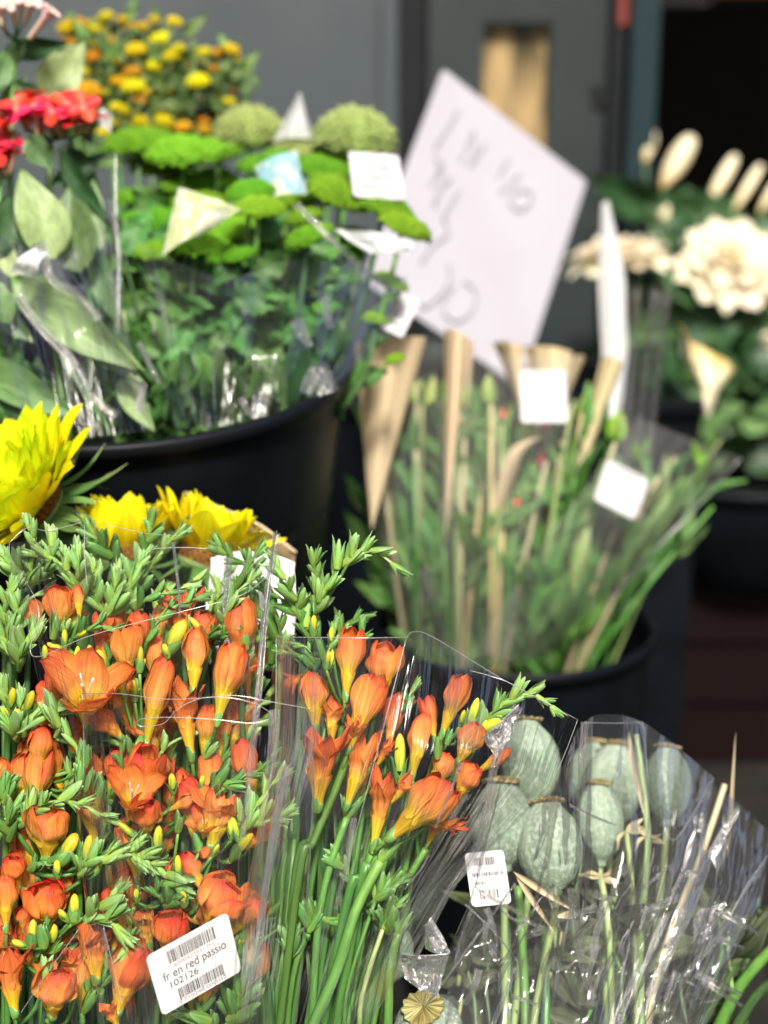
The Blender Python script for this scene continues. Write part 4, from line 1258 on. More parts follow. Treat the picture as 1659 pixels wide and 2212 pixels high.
# bare stems right of the pods
for k, (pl, lab, r_, mk) in enumerate((
        ([(1130, 2150, 1.04), (1130, 1400, 1.11), (1130, 1000, 1.13), (1160, 620, 1.15), (1110, 200, 1.16)], 'straight pale poppy stalk standing upright in the film', .0031, 'stem_pale'),
        ([(1120, 2150, 1.05), (1110, 1200, 1.12), (1090, 800, 1.14), (1070, 600, 1.15)], 'yellow-green poppy stalk left of the upright one', .0027, 'stem_pale'),
        ([(1040, 2150, 1.04), (1010, 1350, 1.10), (1000, 1050, 1.11), (965, 790, 1.13)], 'jointed pale stalk between the poppy stems', .003, 'stem_pale'),
        ([(740, 2150, 1.05), (735, 1300, 1.12), (735, 990, 1.13)], 'green poppy stalk under the barcode tag, right one of two', .0036, 'stem'),
        ([(660, 2150, 1.05), (650, 1300, 1.11), (620, 830, 1.12)], 'green poppy stalk under the barcode tag, left one of two', .0038, 'stem'),
        ([(590, 2150, 1.06), (580, 1100, 1.14), (550, 900, 1.15)], 'shaded poppy stalk behind the barcode tag', .003, 'stem_dark'),
        ([(1100, 2200, 1.06), (1180, 1280, 1.13), (1390, 680, 1.17), (1480, 410, 1.19)], 'dry tan stalk leaning right behind the poppy heads', .003, 'husk'),
        ([(1320, 1500, 1.08), (1480, 1220, 1.14), (1660, 940, 1.2)], 'thick green stem leaning right in the bottom corner, upper one', .0048, 'stem_dark'),
        ([(1390, 1560, 1.08), (1540, 1250, 1.15), (1700, 1070, 1.2)], 'thick green stem leaning right in the bottom corner, middle one', .0052, 'stem'),
        ([(1450, 1560, 1.08), (1600, 1300, 1.15), (1720, 1200, 1.2)], 'thick green stem leaning right in the bottom corner, lowest one', .0045, 'stem_dark'))):
    pts = [PD(*q) for q in pl]
    t = thing('plant_stalk', lab, 'stalk', pts[0], 'stalks among the poppy heads')
    branch(t, pts, r_, r_ * .8, M[mk], 'stem', 9)
    if k in (0, 1, 2):
        for q in range(4):
            dr = (RT * RND.uniform(-1, 1) + UP * RND.uniform(-.4, .6) - FW * .3).normalized()
            c = pts[-2 if k == 0 else -1]
            ob('husk', leaf_mesh('husk', M['husk'], .3, .3, .3, .05, seed=q, nu=4, nv=6), t, align(c, c + dr * .016, q, 1.2))
# dry leaves
for k, (bx, by, tx, ty, d, ws, lab) in enumerate((
        (600, 770, 860, 940, 1.085, .10, 'dry cream leaf folded under the front poppy head'),
        (610, 780, 775, 1030, 1.086, .09, 'thin dry leaf hanging beside the green stalks'),
        (1080, 190, 1150, 560, 1.15, .10, 'dry cream strip over the pale poppy head'),
        (1490, 720, 1525, 190, 1.18, .035, 'dry pinkish strip standing at the far right'),
        (870, 950, 770, 960, 1.08, .35, 'small curled white leaf tip below the front poppy head'))):
    t = thing('dry_leaf', lab, 'dry leaf', PD(bx, by, d), 'dry leaves among the poppy heads')
    ob('blade', leaf_mesh('blade', M['husk'], 1.0, .5, .05, .02, seed=k), t, align(PD(bx, by, d), PD(tx, ty, d - .004), .2, ws))


# withered leaves and thin stalks crowding the sleeves behind the poppy stems
WL = [leaf_mesh('blade', M['litter'], .34, .3, .3, .08, seed=i) for i in range(3)]
for k in range(54):
    x, y = RND.uniform(330, 1640), RND.uniform(820, 1500)
    d = RND.uniform(1.14, 1.24)
    b_ = PD(x, y + 260, d - .03)
    t = thing('withered_stalk', 'withered poppy leaf and thin stalk in shade behind the poppy stems', 'foliage', b_, 'withered poppy foliage behind the stems')
    tp = PD(x + RND.uniform(-60, 110), y - RND.uniform(0, 160), d)
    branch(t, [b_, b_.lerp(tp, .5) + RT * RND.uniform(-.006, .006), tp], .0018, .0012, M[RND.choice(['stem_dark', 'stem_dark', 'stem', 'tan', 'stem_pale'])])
    for q in range(3):
        p = b_.lerp(tp, RND.uniform(.3, 1))
        dr = (RT * RND.uniform(-1, 1) + UP * RND.uniform(-.6, .8) - FW * RND.uniform(-.2, .5)).normalized()
        ob('leaf', RND.choice(WL), t, align(p, p + dr * RND.uniform(.03, .065), RND.uniform(-.8, .8), 1.0))

# ------------------------------------------------------------------ clear wrapping film
def wrap(label, rows, mat='film', nx=40, ny=24, ripple=.0015, waves=4, seed=0, edges=(), folds=(), name='film_sleeve', er=.00028, group='clear film sleeves'):
    t = thing(name, label, 'film sleeve', rows[-1][len(rows[-1]) // 2], group)
    sheet('film', rows, M[mat], nx, ny, ripple, waves, seed, t)
    for e in edges:
        edge(t, e, er)
    for f_ in folds:
        pts, w0, w1 = f_
        w0, w1 = w0 * .75, w1 * .75
        s = smooth(pts, 8)
        N = len(s)

        def g(a, c, s=s, N=N, w0=w0, w1=w1):
            k = c * (N - 1)
            i = min(int(k), N - 2)
            p = s[i].lerp(s[i + 1], k - i)
            tg = (s[i + 1] - s[i]).normalized()
            sd_ = tg.cross(FW).normalized()
            x = (a - .5) * 2
            return p + sd_ * x * lerp(w0, w1, c) - FW * (.004 * math.sin(a * 12 + c * 5) * lerp(w0, w1, c) / .004 * .25)
        ob('fold', MB().grid(g, 10, 24).mesh('fold', M['film_fold']), t)
    return t


def A(x, y, d):
    u, v = cu('a', x, y)
    return P(u, v, d)


def Bp(x, y, d):
    u, v = cu('b', x, y)
    return P(u, v, d)


def C(x, y, d):
    u, v = cu('c', x, y)
    return P(u, v, d)


# sleeve round the middle bunch: front left panel, front right panel, back
wrap('clear film sleeve front round the middle freesia bunch, with bright diagonal crease',
     [[C(150, 262, 1.02), C(350, 264, .995), C(600, 266, .99), C(790, 262, 1.0)], [C(140, 800, 1.01), C(320, 800, .985), C(500, 800, .975), C(640, 800, .985)], [C(0, 1500, 1.0), C(150, 1500, .975), C(330, 1500, .965), C(470, 1500, .975)], [C(-50, 2300, .99), C(50, 2300, .965), C(150, 2300, .96), C(250, 2300, .97)]],
     'film', 50, 30, .0012, 3, 2,
     [[C(150, 262, 1.019), C(350, 264, .994), C(600, 266, .989), C(790, 262, .999)], [C(150, 262, 1.019), C(140, 800, 1.009), C(80, 1200, 1.003)], [C(790, 262, .999), C(680, 690, .985), C(560, 1150, .976), C(470, 1500, .972)]],
     [([C(200, 900, .985), C(130, 1300, .98), C(60, 1700, .975)], .006, .002), ([C(530, 1150, .972), C(500, 1350, .968), C(440, 1600, .965)], .003, .0015)])
wrap('clear film sleeve side with pointed corner over the nearest poppy heads',
     [[C(790, 262, 1.0), C(930, 268, 1.02), C(1280, 480, 1.03), C(1630, 668, 1.04)], [C(640, 800, .985), C(900, 800, .98), C(1200, 850, 1.0), C(1500, 990, 1.04)], [C(470, 1500, .975), C(650, 1500, .965), C(820, 1500, .975), C(1000, 1500, 1.02)], [C(250, 2300, .97), C(330, 2300, .965), C(420, 2300, .97), C(520, 2300, 1.0)]],
     'film', 50, 30, .0015, 3, 5,
     [[C(790, 262, .999), C(830, 236, 1.01), C(930, 268, 1.019), C(1280, 480, 1.029), C(1630, 668, 1.039)], [C(1630, 668, 1.039), C(1560, 850, 1.037), C(1480, 1030, 1.036)], [C(1100, 425, 1.03), C(1280, 480, 1.026), C(1430, 560, 1.03)]],
     [([C(1340, 600, .998), C(1230, 850, .99), C(1150, 1260, .985), C(1000, 1508, .985), C(800, 1900, .985)], .0045, .0022), ([C(1060, 880, .985), C(1000, 1030, .98), C(930, 1200, .978)], .0016, .001), ([C(900, 1330, .975), C(860, 1400, .972), C(780, 1500, .97)], .0008, .0008)])
wrap('clear film sleeve back behind the middle freesia bunch',
     [[C(150, 262, 1.03), C(400, 300, 1.10), C(900, 250, 1.12), C(1280, 480, 1.10)], [C(100, 900, 1.03), C(400, 900, 1.11), C(900, 900, 1.12), C(1300, 1000, 1.08)], [C(-50, 2000, 1.0), C(150, 2000, 1.06), C(450, 2000, 1.06), C(600, 2000, 1.02)]],
     'film', 40, 20, .003, 3, 7)
# film round the large bunch
wrap('clear film sleeve standing before the green buds of the large bunch',
     [[A(40, 340, 1.025), A(220, 330, 1.0), A(600, 335, .998), A(900, 345, 1.0), A(1150, 290, 1.03)], [A(150, 900, 1.01), A(350, 900, 1.0), A(600, 900, 1.0), A(850, 900, 1.0), A(1075, 900, 1.02)], [Bp(300, 250, 1.02), Bp(450, 250, 1.02), Bp(700, 250, 1.01), Bp(900, 250, 1.0), Bp(1060, 250, 1.01)], [Bp(430, 1500, .99), Bp(550, 1500, .99), Bp(750, 1500, .98), Bp(900, 1500, .98), Bp(1000, 1500, .99)]],
     'film', 70, 40, .0014, 5, 1,
     [[A(1150, 290, 1.049), A(1110, 560, 1.034), A(1075, 900, 1.019), A(1045, 1180, 1.01)], [A(600, 400, 1.028), A(620, 370, 1.026), A(740, 360, 1.026), A(870, 365, 1.026)],
      [A(38, 340, 1.045), A(50, 420, 1.035), A(130, 540, 1.02), A(162, 640, 1.012), A(125, 780, 1.008), A(170, 812, 1.005), A(350, 735, 1.005), A(560, 675, 1.008), A(800, 615, 1.012), A(1000, 560, 1.02), A(1110, 480, 1.03)],
      [A(40, 340, 1.045), A(110, 280, 1.05), A(200, 290, 1.06), A(340, 255, 1.06)], [A(350, 265, 1.06), A(352, 400, 1.05), A(362, 520, 1.04)], [A(430, 262, 1.05), A(600, 300, 1.045), A(740, 312, 1.04)]],
     [([A(1150, 300, 1.04), A(1105, 600, 1.028), A(1080, 900, 1.012), A(1050, 1200, 1.0), Bp(1010, 500, .995)], .0035, .003), ([A(950, 400, 1.02), A(940, 560, 1.015), A(930, 640, 1.01)], .004, .002), ([A(720, 340, 1.025), A(745, 560, 1.02), A(745, 650, 1.015)], .0016, .0010)])
wrap('clear film sleeve with looped top edge, lower front of the large bunch',
     [[A(340, 965, 1.02), A(500, 968, 1.0), A(700, 975, .992), A(900, 980, .99), A(1125, 1050, 1.0)], [Bp(345, 250, 1.015), Bp(520, 250, 1.0), Bp(720, 250, .995), Bp(900, 250, .99), Bp(1115, 250, .99)], [Bp(480, 900, 1.02), Bp(600, 900, 1.0), Bp(750, 900, .99), Bp(950, 900, .985), Bp(1080, 900, .98)], [Bp(560, 1600, 1.0), Bp(700, 1600, .98), Bp(800, 1600, .975), Bp(950, 1600, .97), Bp(1030, 1600, .97)]],
     'film', 60, 34, .0016, 4, 9,
     [[A(340, 965, 1.019), A(500, 968, .999), A(680, 990, .991), A(850, 985, .989), A(980, 975, .989), A(1120, 1000, .99), A(1300, 1032, .995)], [A(565, 1090, .99), A(600, 1070, .988), A(740, 1066, .987), A(900, 1075, .987), A(1040, 1090, .988), A(1110, 1075, .99), A(1125, 1050, .992), A(1060, 1010, .99), A(960, 985, .989), A(840, 985, .989), A(740, 1030, .988), A(680, 1090, .988), A(600, 1104, .99), A(568, 1095, .99)], [A(340, 965, 1.019), Bp(348, 100, 1.017), Bp(345, 250, 1.014)]],
     [([A(1140, 1035, .99), Bp(1135, 100, .987), Bp(1120, 260, .985)], .0052, .0040), ([Bp(1190, 200, .985), Bp(1130, 500, .98), Bp(1080, 900, .975), Bp(1010, 1250, .97)], .0035, .002), ([Bp(1060, 40, .985), Bp(1010, 240, .985)], .0012, .001), ([Bp(1290, 100, .985), Bp(1300, 350, .982), Bp(1270, 800, .98), Bp(1230, 1270, .975)], .0010, .0008)])
wrap('clear film corner over the lowest blooms at the left',
     [[Bp(330, 880, .985), Bp(400, 860, .982), Bp(440, 900, .98), Bp(500, 1000, .98)], [Bp(80, 1240, .985), Bp(250, 1240, .975), Bp(400, 1240, .972), Bp(560, 1240, .975)], [Bp(-40, 1500, .985), Bp(200, 1500, .97), Bp(400, 1500, .97), Bp(600, 1500, .97)]],
     'film', 40, 20, .0018, 4, 4, [[Bp(330, 880, .984), Bp(200, 1060, .98), Bp(80, 1240, .984)], [Bp(430, 870, .98), Bp(470, 1040, .977), Bp(510, 1200, .975)]],
     [([Bp(430, 880, .978), Bp(450, 1020, .975), Bp(480, 1150, .974)], .0012, .0006)])
# crinkled film round the poppy heads
wrap('crinkled clear film sleeve round the poppy heads right of the freesias',
     [[PD(540, 330, 1.06), PD(740, 470, 1.06), PD(900, 150, 1.10), PD(1140, 150, 1.13), PD(1430, 380, 1.17)], [PD(420, 900, 1.05), PD(700, 760, 1.055), PD(900, 700, 1.08), PD(1150, 700, 1.10), PD(1380, 760, 1.14)], [PD(250, 1300, 1.03), PD(600, 1300, 1.04), PD(800, 1300, 1.05), PD(1000, 1300, 1.06), PD(1200, 1300, 1.09)], [PD(240, 2000, 1.0), PD(500, 2000, .99), PD(700, 2000, .99), PD(850, 2000, 1.0), PD(1000, 2000, 1.03)]],
     'film_crinkle', 70, 50, .0018, 5, 3,
     [[PD(900, 150, 1.10), PD(1010, 155, 1.115), PD(1140, 150, 1.13)], [PD(1140, 150, 1.13), PD(1150, 250, 1.128), PD(1160, 400, 1.12)], [PD(1210, 500, 1.13), PD(1270, 640, 1.12), PD(1430, 385, 1.165)]],
     [([PD(900, 150, 1.095), PD(880, 320, 1.09)], .0045, .0022), ([PD(835, 495, 1.07), PD(930, 540, 1.075), PD(1030, 580, 1.08)], .0016, .0012), ([PD(610, 820, 1.04), PD(420, 1080, 1.03), PD(240, 1330, 1.02)], .0012, .0012), ([PD(400, 905, 1.04), PD(520, 1020, 1.04), PD(630, 1160, 1.045)], .0010, .0008), ([PD(850, 840, 1.06), PD(860, 1000, 1.06), PD(900, 1200, 1.06), PD(940, 1300, 1.06)], .006, .003), ([PD(980, 900, 1.07), PD(920, 1120, 1.065)], .005, .0025), ([PD(610, 1170, 1.04), PD(560, 1300, 1.035), PD(510, 1420, 1.03)], .0018, .003)])
wrap('crinkled clear film sleeve at the far right with leaning dry stalks',
     [[PD(1300, 300, 1.18), PD(1420, 400, 1.16), PD(1530, 480, 1.16), PD(1680, 620, 1.18)], [PD(1250, 800, 1.13), PD(1380, 800, 1.12), PD(1500, 850, 1.13), PD(1640, 900, 1.15)], [PD(1100, 1300, 1.08), PD(1200, 1300, 1.07), PD(1300, 1300, 1.07), PD(1420, 1300, 1.09)], [PD(1000, 1900, 1.04), PD(1100, 1900, 1.03), PD(1200, 1900, 1.03), PD(1300, 1900, 1.05)]],
     'film_crinkle', 50, 40, .002, 4, 8,
     [[PD(1660, 700, 1.15), PD(1560, 850, 1.13), PD(1500, 960, 1.12)]],
     [([PD(1410, 690, 1.14), PD(1340, 900, 1.11), PD(1250, 1100, 1.09), PD(1180, 1290, 1.08)], .007, .004), ([PD(1500, 980, 1.12), PD(1400, 1100, 1.10), PD(1310, 1210, 1.09)], .006, .002), ([PD(1640, 740, 1.15), PD(1580, 820, 1.14), PD(1520, 930, 1.13)], .003, .0014)])
crs = []
for k in range(26):
    x, y = RND.uniform(420, 1560), RND.uniform(780, 1330)
    a = RND.choice([RND.uniform(-.5, .5), RND.uniform(.9, 1.5), RND.uniform(-1.4, -.8)])
    L = RND.uniform(70, 240)
    dx, dy = L * math.sin(a) * .5, L * math.cos(a) * .5
    d = 1.045 + .05 * (x - 420) / 1100 + .02 * (1330 - y) / 550
    crs.append(([PD(x - dx, y - dy, d), PD(x + RND.uniform(-14, 14), y, d - .004), PD(x + dx, y + dy, d)], RND.uniform(.0008, .005), RND.uniform(.0005, .003)))
wrap('loose crumpled film full of glinting creases over the poppy stems',
     [[PD(420, 900, 1.045), PD(600, 1010, 1.05), PD(760, 820, 1.05), PD(900, 960, 1.06), PD(1060, 800, 1.07), PD(1180, 930, 1.08), PD(1330, 760, 1.09), PD(1430, 900, 1.10), PD(1600, 860, 1.11)], [PD(lerp(330, 1500, i / 8), 1200, lerp(1.03, 1.08, i / 8)) for i in range(9)], [PD(lerp(300, 1300, i / 8), 1700, lerp(1.0, 1.03, i / 8)) for i in range(9)]],
     'film_crinkle', 80, 50, .0026, 7, 41, (), crs)
# bright film corners, their sky reflections partly painted in as white
for k, (q, lab) in enumerate((
        ([PD(470, 215, .996), PD(625, 75, .992), PD(600, 190, .99), PD(530, 300, .988)], 'bright pale triangle of film before the highest near poppy head'),
        ([PD(1530, 500, 1.15), PD(1535, 520, 1.15), PD(1450, 795, 1.14), PD(1410, 690, 1.14)], 'bluish white film flap at the far right'),
        ([PD(1370, 930, 1.12), PD(1485, 895, 1.12), PD(1420, 1040, 1.11), PD(1340, 1080, 1.11)], 'bluish white film flap below the far right one'),
        ([PD(128, 1115, 1.0), PD(338, 1112, .992), PD(287, 1292, .995), PD(150, 1215, 1.0)], 'bluish white film fold above the brown-crowned poppy head'),
        ([PD(225, 1000, 1.0), PD(262, 960, .995), PD(340, 1108, .99), PD(240, 1095, 1.0)], 'small bright film facet beside the freesia stems'))):
    t = thing('film_flap', lab, 'film flap', q[0], 'bright film flaps')
    sheet('film', [[q[0], q[0].lerp(q[1], .5) - FW * .006, q[1]], [q[0].lerp(q[3], .5) + FW * .004, (q[0] + q[1] + q[2] + q[3]) * .25 - FW * .002, q[1].lerp(q[2], .5) + FW * .003], [q[3], q[3].lerp(q[2], .5) - FW * .006, q[2]]], M['film_sheen'], 18, 18, .0012, 3, k, t)
    edge(t, [q[0], q[0].lerp(q[1], .5) - FW * .0035, q[1]], .0004)


# ------------------------------------------------------------------ labels and the price card
def text_mesh(body, size, mat, sx=1.0, align_x='LEFT'):
    cu_ = bpy.data.curves.new('lettering', 'FONT')
    cu_.body = body
    cu_.size = size
    cu_.align_x = align_x
    tmp = bpy.data.objects.new('lettering_tmp', cu_)
    col.objects.link(tmp)
    dg = bpy.context.evaluated_depsgraph_get()
    m = bpy.data.meshes.new_from_object(tmp.evaluated_get(dg))
    bpy.data.objects.remove(tmp)
    m.materials.clear()
    m.materials.append(mat)
    wmax = max(v.co.x for v in m.vertices)
    for v in m.vertices:
        v.co.x *= sx / wmax
    return m


def plate(w_, h_, th, rad, n=6):
    pts = []
    for cx, cy_, a0 in ((w_ - rad, h_ - rad, 0), (rad, h_ - rad, 90), (rad, rad, 180), (w_ - rad, rad, 270)):
        for i in range(n + 1):
            a = R(a0 + 90 * i / n)
            pts.append((cx + rad * math.cos(a), cy_ + rad * math.sin(a)))
    mb = MB()
    N = len(pts)
    mb.v = [(x, y, 0) for x, y in pts] + [(x, y, -th) for x, y in pts]
    mb.uv = [(x / w_, y / h_) for x, y in pts] * 2
    mb.f = [tuple(range(N)), tuple(range(2 * N - 1, N - 1, -1))] + [(i, i + N, (i + 1) % N + N, (i + 1) % N) for i in range(N)]
    mb.mi = [0] * len(mb.f)
    return mb


def bars(x0, y0, w_, h_, n, seed, long=()):
    rr = random.Random(seed)
    mb = MB()
    x = x0
    ws = [rr.choice([1, 1, 2, 3]) for _ in range(n)]
    gs = [rr.choice([1, 1, 2]) for _ in range(n)]
    tot = sum(ws) + sum(gs)
    for i in range(n):
        a = w_ * ws[i] / tot
        yy = y0 - (h_ * .18 if i in long else 0)
        b = len(mb.v)
        mb.v += [(x, yy, .0002), (x + a * .85, yy, .0002), (x + a * .85, y0 + h_, .0002), (x, y0 + h_, .0002)]
        mb.uv += [(0, 0)] * 4
        mb.f.append((b, b + 1, b + 2, b + 3))
        mb.mi.append(0)
        x += a + w_ * gs[i] / tot
    return mb


def card_frame(tl, tr, bl):
    ex = (tr - tl)
    ey = (tl - bl)
    x = ex.normalized()
    y = (ey - x * ey.dot(x))
    y.normalize()
    z = x.cross(y)
    Mx = Matrix.Identity(4)
    o = tl - y * ey.length
    for i in range(3):
        Mx[i][0], Mx[i][1], Mx[i][2], Mx[i][3] = x[i], y[i], z[i], o[i]
    return Mx, ex.length, ey.length


# main label; its plane leans so that the card is a true rectangle
d0 = .956
tl = Bp(605, 1000, d0)
tr_ = Bp(945, 812, d0 + 170 * .52 * K * d0)
bl = Bp(665, 1250, d0 + 158 * .52 * K * d0)
Mx, W, H = card_frame(tl, tr_, bl)
lb = thing('price_label', 'white barcode label lying over the lowest orange blooms', 'label', Mx.translation.copy(), 'white flower labels')
ob('card', plate(W, H, .0004, .004).mesh('card', M['white'], False), lb, Mx)


def put(mesh, name, x, y, par, Mx):
    return ob(name, mesh, par, Mx @ Matrix.Translation((x, y, .00025)))


put(bars(0, 0, W * .58, H * .2, 34, 4).mesh('barcode', M['ink'], False), 'barcode', W * .225, H * .72, lb, Mx)
put(text_mesh('6000423931755', H * .085, M['ink_grey'], W * .50), 'lettering', W * .27, H * .635, lb, Mx)
put(text_mesh('fr en red passio', H * .2, M['ink'], W * .77), 'lettering', W * .12, H * .49, lb, Mx)
put(text_mesh('102126', H * .15, M['ink'], W * .36), 'lettering', W * .155, H * .345, lb, Mx)
put(bars(0, 0, W * .56, H * .17, 34, 9, (0, 16, 17, 33)).mesh('barcode', M['ink'], False), 'barcode', W * .24, H * .115, lb, Mx)
put(text_mesh('5 710248 000032', H * .085, M['ink_grey'], W * .60), 'lettering', W * .21, H * .035, lb, Mx)

# poppy tag
tl, tr_, bl = PD(398, 695, 1.075), PD(560, 680, 1.08), PD(455, 915, 1.06)
Mx, W, H = card_frame(tl, tr_, bl)
lb = thing('price_label', 'white barcode tag in front of the poppy stems', 'label', Mx.translation.copy(), 'white flower labels')
ob('card', plate(W, H, .0004, .003).mesh('card', M['label_card'], False), lb, Mx)
put(bars(0, 0, W * .55, H * .15, 16, 2).mesh('barcode', M['ink'], False), 'barcode', W * .2, H * .74, lb, Mx)
put(bars(0, 0, W * .8, H * .07, 20, 5).mesh('print_line', M['ink'], False), 'print_line', W * .12, H * .54, lb, Mx)
put(bars(0, 0, W * .3, H * .06, 9, 6).mesh('print_line', M['ink'], False), 'print_line', W * .16, H * .39, lb, Mx)
put(bars(0, 0, W * .5, H * .17, 12, 7).mesh('barcode', M['ink'], False), 'barcode', W * .24, H * .12, lb, Mx)


def small_label(label, tl, tr_, bl, lines=3, group='white flower labels'):
    Mx, W, H = card_frame(tl, tr_, bl)
    t = thing('price_label', label, 'label', Mx.translation.copy(), group)
    ob('card', plate(W, H, .0005, min(W, H) * .1).mesh('card', M['label_card'], False), t, Mx)
    for k in range(lines):
        put(bars(0, 0, W * .6, H * .07, 12, k).mesh('print_line', M['ink'], False), 'print_line', W * .18, H * (.2 + .22 * k), t, Mx)
    return t


small_label('white square label in the green flowers beside the price card', P(752, 326, 1.40), P(862, 335, 1.42), P(768, 425, 1.39))
small_label('white tag turned edgewise above the widest kraft cone', P(862, 628, 1.45), P(908, 650, 1.45), P(818, 705, 1.44), 2)
small_label('white square label among the wrapped bouquets, upper one', P(1122, 800, 1.60), P(1222, 800, 1.60), P(1115, 912, 1.58), 4)
small_label('white diamond-tilted label on the green stems right of the other labels', P(1312, 990, 1.60), P(1402, 1037, 1.61), P(1282, 1078, 1.58), 4)

# price card on a stick
dS = 1.97
tl = P(958, 148, dS)
tr_ = P(1267, 392, dS + 205 * K * dS)
bl = P(762, 590, dS - 205 * K * dS)
Mx, W, H = card_frame(tl, tr_, bl)
sg = thing('price_card', 'large white handwritten price card tilted above the bouquets', 'price card', Mx.translation.copy())
ob('card', plate(W, H, .003, .006).mesh('card', M['sign'], False), sg, Mx)
zn = Vector((Mx[0][2], Mx[1][2], Mx[2][2]))
STR = [[(400, 340), (330, 460), (240, 600)], [(505, 470), (460, 580), (420, 690)], [(505, 470), (510, 600), (500, 690)], [(590, 560), (540, 640), (480, 720)], [(750, 670), (715, 730), (680, 790)], [(830, 770), (760, 840), (690, 900)],
       [(830, 880), (900, 900), (890, 980), (810, 1020), (760, 960), (800, 890), (830, 880)], [(280, 700), (240, 790), (215, 850)], [(360, 800), (280, 870), (240, 1000), (250, 920)], [(410, 890), (350, 980), (300, 1080)], [(300, 1080), (330, 1180), (230, 1260), (150, 1380)],
       [(330, 1390), (350, 1460), (310, 1560), (180, 1690), (130, 1640)], [(380, 1540), (330, 1600), (290, 1660)], [(440, 1510), (520, 1580), (510, 1690), (420, 1780), (330, 1760), (300, 1700)], [(240, 660), (300, 720), (270, 790)]]
for k, s_ in enumerate(STR):
    pts = [on_plane(862.7 + .315 * x, 132.7 + .315 * y, tl + zn * .0012, zn) for x, y in s_]
    branch(sg, pts, .0022, .0022, M['pencil'], 'stroke', 5, 5)
branch(sg, [P(1000, 1300, 1.72), P(1010, 760, 1.93), P(1010, 640, 1.985)], .003, .003, M['tan'], 'stick')

# ------------------------------------------------------------------ large bucket: green chrysanthemums, bouvardia, tansy
def dome(seed, mat, flat=.42):
    rr = random.Random(seed)
    ph = [rr.uniform(0, 9) for _ in range(3)]

    def fn(p, a, t):
        q = Vector((p.x, p.y, p.z))
        nz = noise.noise(Vector((p.x * 8 + ph[0], p.y * 8, p.z * 8))) * .16 + noise.noise(Vector((p.x * 26 + ph[0], p.y * 26, p.z * 26))) * .22
        return q * (1 + nz * min(1, t * 3))
    prof = []
    for i in range(25):
        t = i / 24
        a = lerp(-.5, 1.57, t)
        prof.append((max(.001, .5 * math.cos(a)), flat * math.sin(a)))
    mb = MB().lathe([(r_ * .93, z_ * .9) for r_, z_ in prof[::3]], 20)
    mb.uv = [(u_, v_ * .35) for u_, v_ in mb.uv]
    for k in range(210):                       # little ray florets, spiralling over the dome
        q = (k + .5) / 210
        e = math.asin(lerp(-.15, 1, q))
        az = k * 2.39996
        lump = 1 + .10 * math.sin(3 * az + ph[0]) * math.cos(e) + .07 * math.sin(7 * az + ph[1])
        nrm = Vector((math.cos(e) * math.cos(az), math.cos(e) * math.sin(az), math.sin(e) * 1.25)).normalized()
        c = Vector((.5 * math.cos(e) * math.cos(az) * lump, .5 * math.cos(e) * math.sin(az) * lump, flat * math.sin(e) * lump))
        nrm = (nrm + Vector((rr.uniform(-.5, .5), rr.uniform(-.5, .5), rr.uniform(-.3, .4)))).normalized()
        x_ = nrm.orthogonal().normalized()
        y_ = nrm.cross(x_)
        r_ = rr.uniform(.032, .05)
        h_ = rr.uniform(.05, .10)
        b0 = len(mb.v)
        for i in range(5):
            a_ = i * 1.2566
            mb.v.append(tuple(c - nrm * .02 + (x_ * math.cos(a_) + y_ * math.sin(a_)) * r_))
            mb.uv.append((i / 5, .35))
        for i in range(5):
            a_ = i * 1.2566
            mb.v.append(tuple(c + nrm * h_ + (x_ * math.cos(a_) + y_ * math.sin(a_)) * r_ * .75))
            mb.uv.append((i / 5, 1.0))
        mb.v.append(tuple(c + nrm * h_ * .75))
        mb.uv.append((.5, .8))
        for i in range(5):
            j = (i + 1) % 5
            mb.f += [(b0 + i, b0 + j, b0 + 5 + j, b0 + 5 + i), (b0 + 5 + i, b0 + 5 + j, b0 + 10)]
            mb.mi += [0, 0]
    return mb.mesh('flower_head', mat)


DOME = [dome(i, M['mum'], .20) for i in range(4)]
DOMEP = [dome(i + 7, M['mum_pale'], .40) for i in range(2)]
MLEAF = [leaf_mesh('leaf', M['mum_leaf'], .62, .2, .25, .09, seed=i * 2, nu=8, nv=14, serr=.22) for i in range(3)]
rim = b1c


def head_matrix(c, wd, tilt):
    nrm = (UP * .9 - FW * .42 + RT * tilt).normalized()
    x = (RT - nrm * RT.dot(nrm)).normalized()
    y = nrm.cross(x)
    Mx = Matrix.Identity(4)
    for i in range(3):
        Mx[i][0], Mx[i][1], Mx[i][2], Mx[i][3] = x[i] * wd, y[i] * wd, nrm[i] * wd, c[i]
    return Mx


